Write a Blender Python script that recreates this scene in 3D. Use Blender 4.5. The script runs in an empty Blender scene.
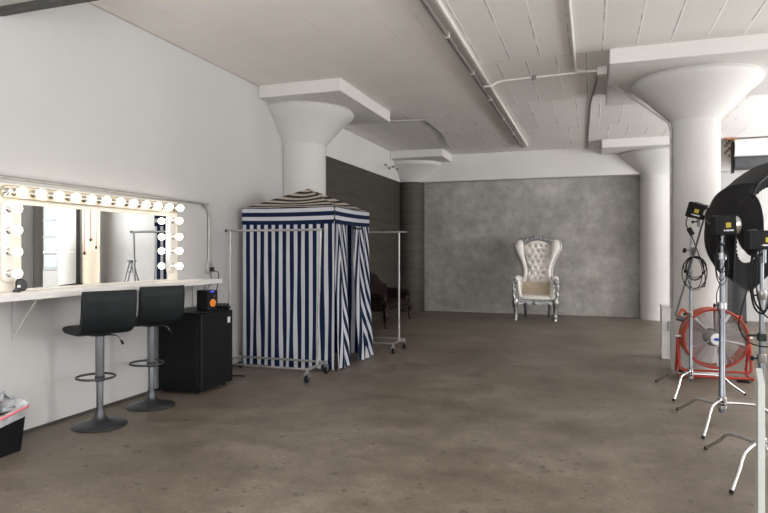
import bpy, bmesh, math, random
from mathutils import Vector, Matrix
random.seed(7)
S = bpy.context.scene
COL = S.collection
PI = math.pi
rad = math.radians
# ------------------------------------------------------------------ camera frame
F, HX, HY, EYE = 610.0, 384.0, 250.5, 1.5
TH = math.atan2(208.0, F)
CT, ST = math.cos(TH), math.sin(TH)
def P(px, py, Z):
    X = (px - HX) / F * Z
    return Vector((-ST * Z + CT * X, CT * Z + ST * X, EYE + (HY - py) / F * Z))
def CV(r, u, f):
    return Vector((CT * r - ST * f, ST * r + CT * f, u))
cd = bpy.data.cameras.new('camera'); cam = bpy.data.objects.new('camera', cd); COL.objects.link(cam)
cam.location = (0, 0, EYE); cam.rotation_euler = (PI / 2, 0, TH)
cd.sensor_width = 36; cd.lens = 36 * F / 768; cd.shift_y = -(256.5 - HY) / 768; cd.clip_end = 200; cd.clip_start = .05
S.camera = cam

# ------------------------------------------------------------------ materials
def newmat(name):
    m = bpy.data.materials.new(name); m.use_nodes = True
    nt = m.node_tree; b = nt.nodes['Principled BSDF']
    return m, nt, b
def setin(b, k, v):
    if k in b.inputs: b.inputs[k].default_value = v
def flat(name, col, rough=.5, metal=0., spec=.5, var=.12, scale=8., bump=0., bscale=60., sheen=0., coat=0.):
    m, nt, b = newmat(name)
    setin(b, 'Roughness', rough); setin(b, 'Metallic', metal); setin(b, 'Specular IOR Level', spec)
    setin(b, 'Sheen Weight', sheen); setin(b, 'Coat Weight', coat)
    tc = nt.nodes.new('ShaderNodeTexCoord'); n = nt.nodes.new('ShaderNodeTexNoise')
    n.inputs['Scale'].default_value = scale; n.inputs['Detail'].default_value = 4
    nt.links.new(tc.outputs['Object'], n.inputs['Vector'])
    cr = nt.nodes.new('ShaderNodeValToRGB')
    cr.color_ramp.elements[0].position = .3; cr.color_ramp.elements[1].position = .7
    cr.color_ramp.elements[0].color = tuple(c * (1 - var) for c in col) + (1,)
    cr.color_ramp.elements[1].color = tuple(min(1, c * (1 + var)) for c in col) + (1,)
    nt.links.new(n.outputs['Fac'], cr.inputs['Fac']); nt.links.new(cr.outputs['Color'], b.inputs['Base Color'])
    if bump:
        n2 = nt.nodes.new('ShaderNodeTexNoise'); n2.inputs['Scale'].default_value = bscale; n2.inputs['Detail'].default_value = 5
        nt.links.new(tc.outputs['Object'], n2.inputs['Vector'])
        bp = nt.nodes.new('ShaderNodeBump'); bp.inputs['Strength'].default_value = bump; bp.inputs['Distance'].default_value = .02
        nt.links.new(n2.outputs['Fac'], bp.inputs['Height']); nt.links.new(bp.outputs['Normal'], b.inputs['Normal'])
    return m
class N:
    """small node helper"""
    def __init__(s, nt): s.nt = nt
    def new(s, t, **k):
        n = s.nt.nodes.new(t)
        for a, v in k.items(): setattr(n, a, v)
        return n
    def link(s, a, b): s.nt.links.new(a, b)
    def noise(s, vec, scale, detail=5, rough=.6):
        n = s.new('ShaderNodeTexNoise'); n.inputs['Scale'].default_value = scale; n.inputs['Detail'].default_value = detail
        n.inputs['Roughness'].default_value = rough; s.link(vec, n.inputs['Vector']); return n.outputs['Fac']
    def ramp(s, fac, stops):
        r = s.new('ShaderNodeValToRGB'); e = r.color_ramp.elements
        while len(e) < len(stops): e.new(.5)
        for i, (p, c) in enumerate(stops):
            e[i].position = p; e[i].color = (c if len(c) == 4 else tuple(c) + (1,))
        s.link(fac, r.inputs['Fac']); return r.outputs['Color']
    def mix(s, fac, a, b, mode='MIX'):
        m = s.new('ShaderNodeMix', data_type='RGBA', blend_type=mode)
        if isinstance(fac, (int, float)): m.inputs[0].default_value = fac
        else: s.link(fac, m.inputs[0])
        for i, v in ((6, a), (7, b)):
            if isinstance(v, tuple): m.inputs[i].default_value = v if len(v) == 4 else v + (1,)
            else: s.link(v, m.inputs[i])
        return m.outputs[2]
    def bump(s, h, strength, dist=.02, prev=None):
        b = s.new('ShaderNodeBump'); b.inputs['Strength'].default_value = strength; b.inputs['Distance'].default_value = dist
        s.link(h, b.inputs['Height'])
        if prev is not None: s.link(prev, b.inputs['Normal'])
        return b.outputs['Normal']
    def mapping(s, vec, scale=(1, 1, 1), loc=(0, 0, 0), rot=(0, 0, 0)):
        m = s.new('ShaderNodeMapping'); m.inputs['Scale'].default_value = scale; m.inputs['Location'].default_value = loc
        m.inputs['Rotation'].default_value = rot; s.link(vec, m.inputs['Vector']); return m.outputs['Vector']

def mat_floor():
    m, nt, b = newmat('stained_concrete'); n = N(nt)
    v = n.new('ShaderNodeTexCoord').outputs['Object']
    a = n.noise(v, .8, 8, .68); c = n.noise(n.mapping(v, (1, 1.3, 1)), 2.8, 9, .78); d = n.noise(n.mapping(v, (1, 1.6, 1)), 19, 4, .7)
    col = n.ramp(a, [(.3, (.098, .078, .060)), (.45, (.142, .116, .091)), (.57, (.178, .149, .120)), (.70, (.222, .190, .158))])
    col = n.mix(.75, col, n.ramp(c, [(.3, (.26, .24, .22)), (.5, (.5, .5, .5)), (.70, (.74, .74, .74))]), 'OVERLAY')
    col = n.mix(.3, col, n.ramp(d, [(.3, (.3, .3, .3)), (.55, (.52, .52, .52)), (.75, (.66, .65, .64))]), 'OVERLAY')
    e = n.noise(v, 2.3, 2, .4); spots = n.ramp(e, [(.69, (0, 0, 0)), (.72, (1, 1, 1))])
    g = n.noise(v, 46, 3, .7)
    col = n.mix(.4, col, n.ramp(g, [(.3, (.34, .33, .32)), (.5, (.5, .5, .5)), (.7, (.66, .66, .66))]), 'OVERLAY')
    col = n.mix(n.ramp(n.noise(v, 12.0, 3, .6), [(.64, (0, 0, 0)), (.66, (.6, .6, .6))]), col, (.045, .037, .032))
    col = n.mix(n.ramp(n.noise(v, 7.0, 2, .5), [(.70, (0, 0, 0)), (.74, (.55, .55, .55))]), col, (.04, .032, .03))
    n.link(col, b.inputs['Base Color'])
    r = n.ramp(c, [(.3, (.34,) * 3), (.7, (.58,) * 3)]); n.link(r, b.inputs['Roughness'])
    setin(b, 'Specular IOR Level', .35)
    n.link(n.bump(c, .08, .01), b.inputs['Normal'])
    return m
def mat_plaster(name, col, dirty=.06, bump=.12):
    m, nt, b = newmat(name); n = N(nt)
    v = n.new('ShaderNodeTexCoord').outputs['Object']
    a = n.noise(v, .7, 5); c = n.noise(v, 22, 5, .7)
    cc = n.ramp(a, [(.3, tuple(x * (1 - dirty) for x in col)), (.7, tuple(min(1, x * (1 + dirty)) for x in col))])
    n.link(cc, b.inputs['Base Color']); setin(b, 'Roughness', .8); setin(b, 'Specular IOR Level', .2)
    n.link(n.bump(c, bump, .01), b.inputs['Normal'])
    return m
def mat_ceiling():
    m, nt, b = newmat('board_formed_ceiling'); n = N(nt)
    v = n.new('ShaderNodeTexCoord').outputs['Object']
    mp = n.mapping(v, (1, 1, 1), (.05, -.9, 0))
    br = n.new('ShaderNodeTexBrick'); n.link(mp, br.inputs['Vector'])
    br.offset = .5; br.inputs['Scale'].default_value = 1; br.inputs['Brick Width'].default_value = .35; br.inputs['Row Height'].default_value = 2.2
    br.inputs['Mortar Size'].default_value = .009; br.inputs['Mortar Smooth'].default_value = .3
    br.inputs['Color1'].default_value = (.77, .75, .725, 1); br.inputs['Color2'].default_value = (.82, .80, .775, 1); br.inputs['Mortar'].default_value = (.88, .865, .84, 1)
    br2 = n.new('ShaderNodeTexBrick'); n.link(n.mapping(v, (1, 1, 1), (.062, -.89, 0)), br2.inputs['Vector'])
    br2.offset = .5; br2.inputs['Scale'].default_value = 1; br2.inputs['Brick Width'].default_value = .35; br2.inputs['Row Height'].default_value = 2.2
    br2.inputs['Mortar Size'].default_value = .007
    for k in ('Color1', 'Color2'): br2.inputs[k].default_value = (0, 0, 0, 1)
    br2.inputs['Mortar'].default_value = (1, 1, 1, 1)
    sx = n.new('ShaderNodeSeparateXYZ'); n.link(v, sx.inputs[0])
    brk = n.noise(v, 2.2, 4, .6); brk = n.ramp(brk, [(.46, (0, 0, 0)), (.58, (.65, .65, .65))])
    dark = n.mix(1, br2.outputs['Color'], brk, 'MULTIPLY')
    col = n.mix(dark, br.outputs['Color'], (.27, .25, .23))
    # smoother, newer plaster over the area left of the cable channel
    mr = n.new('ShaderNodeMapRange'); n.link(sx.outputs[0], mr.inputs[0])
    mr.inputs[1].default_value = -1.7; mr.inputs[2].default_value = -1.45
    mry = n.new('ShaderNodeMapRange'); n.link(sx.outputs[1], mry.inputs[0]); mry.inputs[1].default_value = 9.8; mry.inputs[2].default_value = 10.0
    mx = n.new('ShaderNodeMath', operation='MAXIMUM'); n.link(mr.outputs[0], mx.inputs[0]); n.link(mry.outputs[0], mx.inputs[1])
    mm = n.new('ShaderNodeMath', operation='MULTIPLY_ADD'); n.link(mx.outputs[0], mm.inputs[0]); mm.inputs[1].default_value = .8; mm.inputs[2].default_value = .2
    sm = n.ramp(n.noise(v, 1.2, 5), [(.3, (.78, .745, .71)), (.7, (.83, .80, .77))])
    col = n.mix(mm.outputs[0], sm, col)
    col = n.mix(.25, col, n.ramp(n.noise(v, 1.7, 6, .7), [(.3, (.42, .415, .41)), (.6, (.55, .55, .55))]), 'OVERLAY')
    n.link(col, b.inputs['Base Color']); setin(b, 'Roughness', .85); setin(b, 'Specular IOR Level', .15)
    inv = n.mix(1, br.outputs['Fac'], mm.outputs[0], 'MULTIPLY')
    n.link(n.bump(inv, .5, .015, n.bump(n.noise(v, 16, 5, .7), .15, .01)), b.inputs['Normal'])
    return m
def mat_concrete():
    m, nt, b = newmat('grey_concrete'); n = N(nt)
    v = n.new('ShaderNodeTexCoord').outputs['Object']
    a = n.noise(n.mapping(v, (1, 1, .7)), .75, 8, .66); c = n.noise(v, 5, 8, .76); d = n.noise(n.mapping(v, (1, 1, 2.2)), 1.4, 6)
    col = n.ramp(a, [(.3, (.265, .255, .236)), (.5, (.345, .334, .312)), (.66, (.46, .447, .42))])
    col = n.mix(.45, col, n.ramp(c, [(.34, (.3,) * 3), (.5, (.5,) * 3), (.66, (.72, .72, .71))]), 'OVERLAY')
    col = n.mix(.3, col, n.ramp(d, [(.35, (.38,) * 3), (.65, (.62,) * 3)]), 'OVERLAY')
    chips = n.ramp(n.noise(v, 6.5, 3, .6), [(.67, (0, 0, 0)), (.70, (.45, .45, .45))])
    col = n.mix(chips, col, (.42, .41, .39))
    n.link(col, b.inputs['Base Color']); setin(b, 'Roughness', .75); setin(b, 'Specular IOR Level', .25)
    n.link(n.bump(c, .2, .01), b.inputs['Normal']); return m
def mat_dark_planks(name, k=1.):
    m, nt, b = newmat(name); n = N(nt)
    v = n.new('ShaderNodeTexCoord').outputs['Object']
    mp = n.mapping(v, (1, 1, 1), (0, 0, 0), (PI / 2, 0, PI / 2))
    br = n.new('ShaderNodeTexBrick'); 
    cx = n.new('ShaderNodeSeparateXYZ'); n.link(v, cx.inputs[0]); cb = n.new('ShaderNodeCombineXYZ')
    n.link(cx.outputs[1], cb.inputs[0]); n.link(cx.outputs[2], cb.inputs[1]); n.link(cb.outputs[0], br.inputs['Vector'])
    br.inputs['Scale'].default_value = 1; br.inputs['Brick Width'].default_value = 2.6; br.inputs['Row Height'].default_value = .14
    br.inputs['Mortar Size'].default_value = .005
    br.inputs['Color1'].default_value = (.056 * k, .049 * k, .040 * k, 1); br.inputs['Color2'].default_value = (.068 * k, .062 * k, .052 * k, 1); br.inputs['Mortar'].default_value = (.086 * k, .075 * k, .058 * k, 1)
    col = n.mix(.55, br.outputs['Color'], n.ramp(n.noise(n.mapping(v, (1, .5, 7)), 2.2, 6, .65), [(.3, (.3, .3, .3)), (.7, (.68, .66, .62))]), 'OVERLAY')
    n.link(col, b.inputs['Base Color']); setin(b, 'Roughness', .6); setin(b, 'Specular IOR Level', .3)
    n.link(n.bump(br.outputs['Fac'], .3, .01), b.inputs['Normal']); return m
def mat_stripe(name, ca, cb_, duty=.53, trans=.25):
    m, nt, b = newmat(name); n = N(nt)
    uv = n.new('ShaderNodeUVMap'); sx = n.new('ShaderNodeSeparateXYZ'); n.link(uv.outputs[0], sx.inputs[0])
    fr = n.new('ShaderNodeMath', operation='FRACT'); n.link(sx.outputs[0], fr.inputs[0])
    st = n.ramp(fr.outputs[0], [(0, (0, 0, 0)), (.03, (1, 1, 1)), (duty, (1, 1, 1)), (duty + .03, (0, 0, 0))])
    col = n.mix(st, ca, cb_)
    v = n.new('ShaderNodeTexCoord').outputs['Object']
    col = n.mix(.25, col, n.ramp(n.noise(v, 5, 4), [(.3, (.36,) * 3), (.7, (.64,) * 3)]), 'OVERLAY')
    n.link(col, b.inputs['Base Color']); setin(b, 'Roughness', .8); setin(b, 'Specular IOR Level', .15)
    out = nt.nodes['Material Output']; tr = n.new('ShaderNodeBsdfTranslucent'); n.link(col, tr.inputs['Color'])
    ms = n.new('ShaderNodeMixShader'); ms.inputs[0].default_value = trans
    n.link(b.outputs[0], ms.inputs[1]); n.link(tr.outputs[0], ms.inputs[2]); n.link(ms.outputs[0], out.inputs['Surface'])
    return m
def mat_emit(name, col, strength):
    m, nt, b = newmat(name)
    setin(b, 'Base Color', col + (1,)); setin(b, 'Emission Color', col + (1,)); setin(b, 'Emission Strength', strength); setin(b, 'Roughness', .2)
    return m
def mat_glass(name, tint=(1, 1, 1), gl=.08):
    m, nt, b = newmat(name); n = N(nt); out = nt.nodes['Material Output']
    t = n.new('ShaderNodeBsdfTransparent'); t.inputs[0].default_value = tint + (1,)
    g = n.new('ShaderNodeBsdfGlossy'); g.inputs['Roughness'].default_value = .03
    ms = n.new('ShaderNodeMixShader'); ms.inputs[0].default_value = gl
    n.link(t.outputs[0], ms.inputs[1]); n.link(g.outputs[0], ms.inputs[2]); n.link(ms.outputs[0], out.inputs['Surface']); return m
def mat_film(name, col, opac):
    m, nt, b = newmat(name); n = N(nt); out = nt.nodes['Material Output']
    setin(b, 'Base Color', col + (1,)); setin(b, 'Roughness', .25)
    t = n.new('ShaderNodeBsdfTransparent'); ms = n.new('ShaderNodeMixShader')
    v = n.new('ShaderNodeTexCoord').outputs['Object']
    f = n.ramp(n.noise(v, 14, 3), [(.3, (opac * .6,) * 3), (.7, (min(1, opac * 1.3),) * 3)])
    n.link(f, ms.inputs[0]); n.link(t.outputs[0], ms.inputs[1]); n.link(b.outputs[0], ms.inputs[2]); n.link(ms.outputs[0], out.inputs['Surface']); return m

M = dict(
    floor=mat_floor(), wall=mat_plaster('white_wall_paint', (.535, .532, .525), .03), colwhite=mat_plaster('column_white_paint', (.60, .59, .572), .05, .3),
    ceil=mat_ceiling(), concrete=mat_concrete(), dark=mat_dark_planks('dark_board_wall'), darkcol=mat_dark_planks('dark_painted_column', 1.15),
    beam=mat_plaster('white_beam_paint', (.69, .675, .655), .05, .2), soffit=mat_plaster('soffit_paint', (.5, .5, .49), .1, .2),
    stripe=mat_stripe('navy_and_white_stripe', (.008, .019, .060, 1), (.66, .67, .72, 1), .47),
    roofstripe=mat_stripe('backlit_roof_stripe', (.045, .038, .034, 1), (.60, .54, .47, 1), .5),  # backlit look of the roof cloth painted in as brown and cream
    white=flat('white_laminate', (.78, .77, .75), .4, var=.03), whiteframe=flat('white_painted_wood', (.80, .76, .68), .5, var=.04),
    mirror=flat('mirror_glass', (.93, .95, .94), .0, 1., var=.005), chrome=flat('chrome', (.72, .72, .72), .14, 1., var=.05),
    steel=flat('brushed_steel', (.55, .56, .58), .3, 1., var=.1), galv=flat('galvanised_pipe', (.26, .28, .31), .34, 1., var=.15),
    zinc=flat('zinc_rail', (.42, .42, .42), .42, .85, var=.15),
    gunmetal=flat('gunmetal', (.085, .09, .10), .36, .8, var=.15), dkchrome=flat('dark_chrome', (.20, .21, .23), .28, .9, var=.1),
    leather=flat('black_leatherette', (.010, .0135, .015), .5, var=.2, spec=.22, bump=.06, bscale=180),
    black=flat('black_plastic', (.007, .007, .008), .5, var=.2, spec=.22), blackmatte=flat('black_fabric', (.005, .005, .006), .85, var=.3, spec=.1),
    fridge=flat('black_fridge_enamel', (.0045, .0055, .0065), .4, var=.2, spec=.2), rubber=flat('black_rubber', (.010, .010, .011), .7, spec=.2),
    darkgap=flat('dark_gap', (.02, .02, .02), .9), darkgrey=flat('dark_grey_paper', (.060, .060, .066), .8, var=.15),
    orange=flat('fan_orange', (.48, .075, .02), .45, var=.25, spec=.3), red=flat('fan_red', (.36, .045, .030), .45, var=.2, spec=.3),
    cone=flat('orange_woofer', (.85, .26, .02), .5, var=.2), alu=flat('aluminium_blade', (.62, .63, .65), .35, .7, var=.1),
    wire=flat('grille_wire', (.50, .50, .51), .4, .7, var=.1), badge=flat('white_badge', (.8, .8, .82), .4, var=.02), blue=flat('blue_mark', (.02, .05, .35), .4, var=.02),
    led=mat_emit('blue_led', (.05, .06, .9), .8), yellow=flat('yellow_label', (.50, .40, .03), .5, var=.05),
    bulb=mat_emit('lit_frosted_bulb', (1., .90, .76), 4.2), ivory=flat('ivory_leather', (.80, .765, .715), .45, var=.06, bump=.05, bscale=90),
    ivorydk=flat('dark_ivory_leather', (.55, .46, .35), .5, var=.1), silver=flat('silver_leaf', (.40, .40, .40), .3, .85, var=.3, scale=30, bump=.4, bscale=40),
    dksilver=flat('dark_silver', (.16, .17, .20), .35, .8, var=.2), burgundy=flat('burgundy_velvet', (.012, .005, .006), .8, var=.3, spec=.2),
    mahog=flat('dark_mahogany', (.014, .006, .005), .4, var=.3, spec=.3), pink=flat('pink_drawstring', (.80, .17, .20), .5, var=.08),
    bag=mat_film('clear_bin_bag', (.62, .65, .68), .6), bin=flat('black_bin_plastic', (.006, .006, .007), .45, spec=.2),
    diffuser=flat('white_pleated_silk', (.66, .66, .65), .8, var=.08), rust=flat('rusty_steel', (.40, .17, .06), .7, var=.4, scale=60),
    conduit=flat('painted_conduit', (.66, .64, .61), .5, var=.06), conduitdk=flat('grey_conduit', (.22, .22, .22), .5, var=.1), conduitwarm=flat('grey_wall_conduit', (.38, .37, .36), .4, .4, var=.1),
    glass=mat_glass('window_glass'), frame=flat('window_frame_paint', (.30, .30, .30), .5), cream=flat('cream_paper', (.62, .54, .43), .8, var=.04),
    foam=flat('white_foam_board', (.50, .52, .51), .6, var=.03), greybox=flat('grey_junction_box', (.36, .40, .44), .5, var=.1), plug=flat('plug_black', (.02, .02, .02), .5),
    ladder=flat('grey_ladder', (.20, .20, .21), .45, .5, var=.1), sticker=flat('white_sticker', (.72, .72, .74), .5, var=.05), redcord=flat('red_cord', (.7, .12, .1), .6),
    pot=flat('dark_makeup_case', (.02, .02, .022), .35), base=flat('wall_base_line', (.05, .045, .04), .8),
)

# ------------------------------------------------------------------ mesh builder
class MB:
    def __init__(s): s.v = []; s.f = []; s.uv = {}
    def _add(s, vs, fs):
        o = len(s.v); s.v += [tuple(v) for v in vs]; s.f += [tuple(i + o for i in f) for f in fs]; return o
    def box(s, x0, x1, y0, y1, z0, z1):
        s._add([(x0, y0, z0), (x1, y0, z0), (x1, y1, z0), (x0, y1, z0), (x0, y0, z1), (x1, y0, z1), (x1, y1, z1), (x0, y1, z1)],
               [(0, 3, 2, 1), (4, 5, 6, 7), (0, 1, 5, 4), (1, 2, 6, 5), (2, 3, 7, 6), (3, 0, 4, 7)]); return s
    def obox(s, c, size, R):
        hx, hy, hz = [q / 2 for q in size]; c = Vector(c); R = R.to_3x3()
        vs = [c + R @ Vector((a * hx, b * hy, d * hz)) for d in (-1, 1) for a, b in ((-1, -1), (1, -1), (1, 1), (-1, 1))]
        s._add(vs, [(0, 3, 2, 1), (4, 5, 6, 7), (0, 1, 5, 4), (1, 2, 6, 5), (2, 3, 7, 6), (3, 0, 4, 7)]); return s
    def tube(s, pts, r, n=8, closed=False, caps=True, flat=None):
        pts = [Vector(p) for p in pts]; k = len(pts); rs = r if isinstance(r, (list, tuple)) else [r] * k
        t0 = (pts[1] - pts[0]).normalized(); up = Vector((0, 0, 1)) if abs(t0.z) < .9 else Vector((1, 0, 0))
        nrm = t0.cross(up).normalized(); vs = []
        for i, p in enumerate(pts):
            a = pts[i - 1] if (i or closed) else pts[i]; b = pts[(i + 1) % k] if (i < k - 1 or closed) else pts[i]
            t = (b - a)
            t = t.normalized() if t.length > 1e-9 else t0
            nrm = (nrm - t * nrm.dot(t)); nrm = nrm.normalized() if nrm.length > 1e-6 else t.orthogonal().normalized()
            bi = t.cross(nrm)
            for j in range(n):
                an = 2 * PI * j / n; ra = rs[i]; rb = rs[i] * (flat or 1)
                vs.append(p + nrm * math.cos(an) * ra + bi * math.sin(an) * rb)
        fs = []
        for i in range(k if closed else k - 1):
            a = i * n; b = ((i + 1) % k) * n
            for j in range(n):
                j2 = (j + 1) % n; fs.append((a + j, a + j2, b + j2, b + j))
        if caps and not closed:
            fs.append(tuple(range(n - 1, -1, -1))); fs.append(tuple((k - 1) * n + j for j in range(n)))
        s._add(vs, fs); return s
    def cyl(s, p0, p1, r0, r1=None, n=14): return s.tube([p0, p1], [r0, r0 if r1 is None else r1], n)
    def lathe(s, prof, n=24, c=(0, 0, 0), R=None, closed=False):
        c = Vector(c); R = (R or Matrix.Identity(3)).to_3x3(); vs = []
        for r, z in prof:
            for j in range(n):
                a = 2 * PI * j / n; vs.append(c + R @ Vector((r * math.cos(a), r * math.sin(a), z)))
        fs = []
        m = len(prof)
        for i in range(m if closed else m - 1):
            for j in range(n):
                j2 = (j + 1) % n; a = i * n; b = ((i + 1) % m) * n; fs.append((a + j, a + j2, b + j2, b + j))
        if not closed:
            if prof[0][0] > 1e-6: fs.append(tuple(range(n - 1, -1, -1)))
            if prof[-1][0] > 1e-6: fs.append(tuple((m - 1) * n + j for j in range(n)))
        s._add(vs, fs); return s
    def ball(s, c, r, n=14, m=8, R=None):
        rx, ry, rz = r if isinstance(r, (tuple, list)) else (r, r, r); R = (R or Matrix.Identity(3)).to_3x3(); c = Vector(c); vs = []
        for i in range(1, m):
            p = PI * i / m
            for j in range(n):
                a = 2 * PI * j / n; vs.append(c + R @ Vector((rx * math.sin(p) * math.cos(a), ry * math.sin(p) * math.sin(a), rz * math.cos(p))))
        vs.append(c + R @ Vector((0, 0, rz))); vs.append(c + R @ Vector((0, 0, -rz))); T = (m - 1) * n
        fs = [(i * n + j, (i + 1) * n + j, (i + 1) * n + (j + 1) % n, i * n + (j + 1) % n) for i in range(m - 2) for j in range(n)]
        fs += [(T, j, (j + 1) % n) for j in range(n)] + [(T + 1, (m - 2) * n + (j + 1) % n, (m - 2) * n + j) for j in range(n)]
        s._add(vs, fs); return s
    def sbox(s, c, h, e=.35, n=28, m=14, R=None):
        """superellipsoid cushion"""
        R = (R or Matrix.Identity(3)).to_3x3(); c = Vector(c); pw = lambda q: math.copysign(abs(q) ** e, q); vs = []
        for i in range(1, m):
            p = PI * i / m - PI / 2
            for j in range(n):
                a = 2 * PI * j / n
                vs.append(c + R @ Vector((h[0] * pw(math.cos(p)) * pw(math.cos(a)), h[1] * pw(math.cos(p)) * pw(math.sin(a)), h[2] * pw(math.sin(p)))))
        vs.append(c + R @ Vector((0, 0, -h[2]))); vs.append(c + R @ Vector((0, 0, h[2]))); T = (m - 1) * n
        fs = [(i * n + j, i * n + (j + 1) % n, (i + 1) * n + (j + 1) % n, (i + 1) * n + j) for i in range(m - 2) for j in range(n)]
        fs += [(T, (j + 1) % n, j) for j in range(n)] + [(T + 1, (m - 2) * n + j, (m - 2) * n + (j + 1) % n) for j in range(n)]
        s._add(vs, fs); return s
    def grid(s, fn, nu, nv, uvf=None):
        vs = [fn(i / nu, j / nv) for j in range(nv + 1) for i in range(nu + 1)]
        o = s._add(vs, [(j * (nu + 1) + i, j * (nu + 1) + i + 1, (j + 1) * (nu + 1) + i + 1, (j + 1) * (nu + 1) + i) for j in range(nv) for i in range(nu)])
        if uvf:
            for j in range(nv + 1):
                for i in range(nu + 1): s.uv[o + j * (nu + 1) + i] = uvf(i / nu, j / nv)
        return s
    def prism(s, poly, d, axis='y'):
        """poly of (a,b), extruded along axis between d[0] and d[1]"""
        k = len(poly); mk = {'y': lambda a, b, t: (a, t, b), 'x': lambda a, b, t: (t, a, b), 'z': lambda a, b, t: (a, b, t)}[axis]
        vs = [mk(a, b, t) for t in d for a, b in poly]
        s._add(vs, [tuple(range(k)), tuple(range(2 * k - 1, k - 1, -1))] + [(i, i + k, (i + 1) % k + k, (i + 1) % k) for i in range(k)]); return s
    def build(s, name, m, parent=None, smooth=True, bevel=0., ang=40, solid=0.):
        me = bpy.data.meshes.new(name); me.from_pydata(s.v, [], s.f); me.update()
        bm = bmesh.new(); bm.from_mesh(me)
        if not s.uv: bmesh.ops.recalc_face_normals(bm, faces=bm.faces)
        bm.to_mesh(me); bm.free()
        if s.uv:
            ul = me.uv_layers.new(name='UVMap')
            for l in me.loops: ul.data[l.index].uv = s.uv.get(l.vertex_index, (0, 0))
        if smooth:
            for p in me.polygons: p.use_smooth = True
            me.set_sharp_from_angle(angle=rad(ang))
        me.materials.append(M[m] if isinstance(m, str) else m)
        o = bpy.data.objects.new(name, me); COL.objects.link(o)
        if parent: o.parent = parent
        if bevel:
            b = o.modifiers.new('bevel', 'BEVEL'); b.width = bevel; b.segments = 2; b.limit_method = 'ANGLE'; b.angle_limit = rad(40)
        if solid:
            q = o.modifiers.new('solid', 'SOLIDIFY'); q.thickness = solid
        return o
def tag(o, label=None, cat=None, group=None, kind=None):
    if label: o['label'] = label
    if cat: o['category'] = cat
    if group: o['group'] = group
    if kind: o['kind'] = kind
    return o
def thing(name, label, cat, loc=(0, 0, 0), rz=0., group=None, kind=None):
    o = bpy.data.objects.new(name, None); COL.objects.link(o); o.location = loc; o.rotation_euler = (0, 0, rz); o.empty_display_size = .1
    return tag(o, label, cat, group, kind)
def struct(o): o['kind'] = 'structure'; return o
def dup(o, parent=None):
    c = o.copy(); COL.objects.link(c)
    if parent: c.parent = parent
    for ch in list(o.children): dup(ch, c)
    return c
def smooth_path(pts, k=6):
    """Catmull-Rom through pts"""
    pts = [Vector(p) for p in pts]; out = []
    q = [pts[0] * 2 - pts[1]] + pts + [pts[-1] * 2 - pts[-2]]
    for i in range(1, len(q) - 2):
        for j in range(k):
            t = j / k; a, b, c, d = q[i - 1], q[i], q[i + 1], q[i + 2]
            out.append(.5 * ((2 * b) + (c - a) * t + (2 * a - 5 * b + 4 * c - d) * t * t + (3 * b - a - 3 * c + d) * t ** 3))
    out.append(pts[-1]); return out
def lerp_tab(tab, x):
    if x <= tab[0][0]: return tab[0][1]
    for (a, va), (b, vb) in zip(tab, tab[1:]):
        if x <= b:
            t = (x - a) / (b - a); t = t * t * (3 - 2 * t); return va + (vb - va) * t
    return tab[-1][1]

# ------------------------------------------------------------------ room shell
WX, CZ, BY = -4.41, 3.8, 14.75         # left wall plane, ceiling height, back wall plane
XR, YF = 10.2, -5.0
struct(MB().box(-5.2, XR + .2, YF - .2, 15.2, -.12, 0).build('floor', 'floor', smooth=False))
struct(MB().box(-5.2, XR + .2, YF - .2, 15.2, CZ, CZ + .15).build('ceiling', 'ceil', smooth=False))
struct(MB().box(WX - .2, WX, YF, 8.5, 0, CZ).build('wall_left', 'wall', smooth=False))
struct(MB().box(WX - .25, WX - .05, 8.5, BY + .2, 0, 3.175).build('wall_left_rear', 'dark', smooth=False))
struct(MB().box(WX - .25, WX - .03, 8.5, BY + .2, 3.175, CZ).build('trim_1', 'beam', smooth=False))
struct(MB().box(WX - .1, 1.25, BY, BY + .2, 0, CZ).build('wall_back', 'concrete', smooth=False))
WB = (7.35, 9.4, .85, 3.0)
wb = MB().box(1.25, WB[0], BY, BY + .2, 0, CZ).box(WB[0], WB[1], BY, BY + .2, 0, WB[2]).box(WB[0], WB[1], BY, BY + .2, WB[3], CZ).box(WB[1], XR, BY, BY + .2, 0, CZ)
struct(wb.build('wall_back_right', 'wall', smooth=False))
struct(MB().box(WX - .03, XR, 14.4, BY, 3.17, CZ).build('trim_2', 'beam', smooth=False))
def windowed_wall(name, axis, pos, a0, a1, holes, z0, z1):
    b = MB(); e = [a0] + [q for h in holes for q in h] + [a1]
    def bx(lo, hi, za, zb):
        if axis == 'x': b.box(pos, pos + .2, lo, hi, za, zb)
        else: b.box(lo, hi, pos - .2, pos, za, zb)
    for i in range(0, len(e), 2): bx(e[i], e[i + 1], 0, CZ)
    for h in holes: bx(h[0], h[1], 0, z0); bx(h[0], h[1], z1, CZ)
    struct(b.build(name, 'wall', smooth=False))
rw = [(-3.5, 0.2), (1.6, 5.3), (6.7, 10.2), (11.0, 13.6)]  # last opening is unseen, added to bring more light to the deep end
fw = [(-3.2, 0.6), (2.0, 5.8)]
windowed_wall('wall_right', 'x', XR, YF, BY, rw, .9, 3.2)
windowed_wall('wall_front', 'y', YF, WX, XR, fw, .9, 3.2)
wn = [0]
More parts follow.
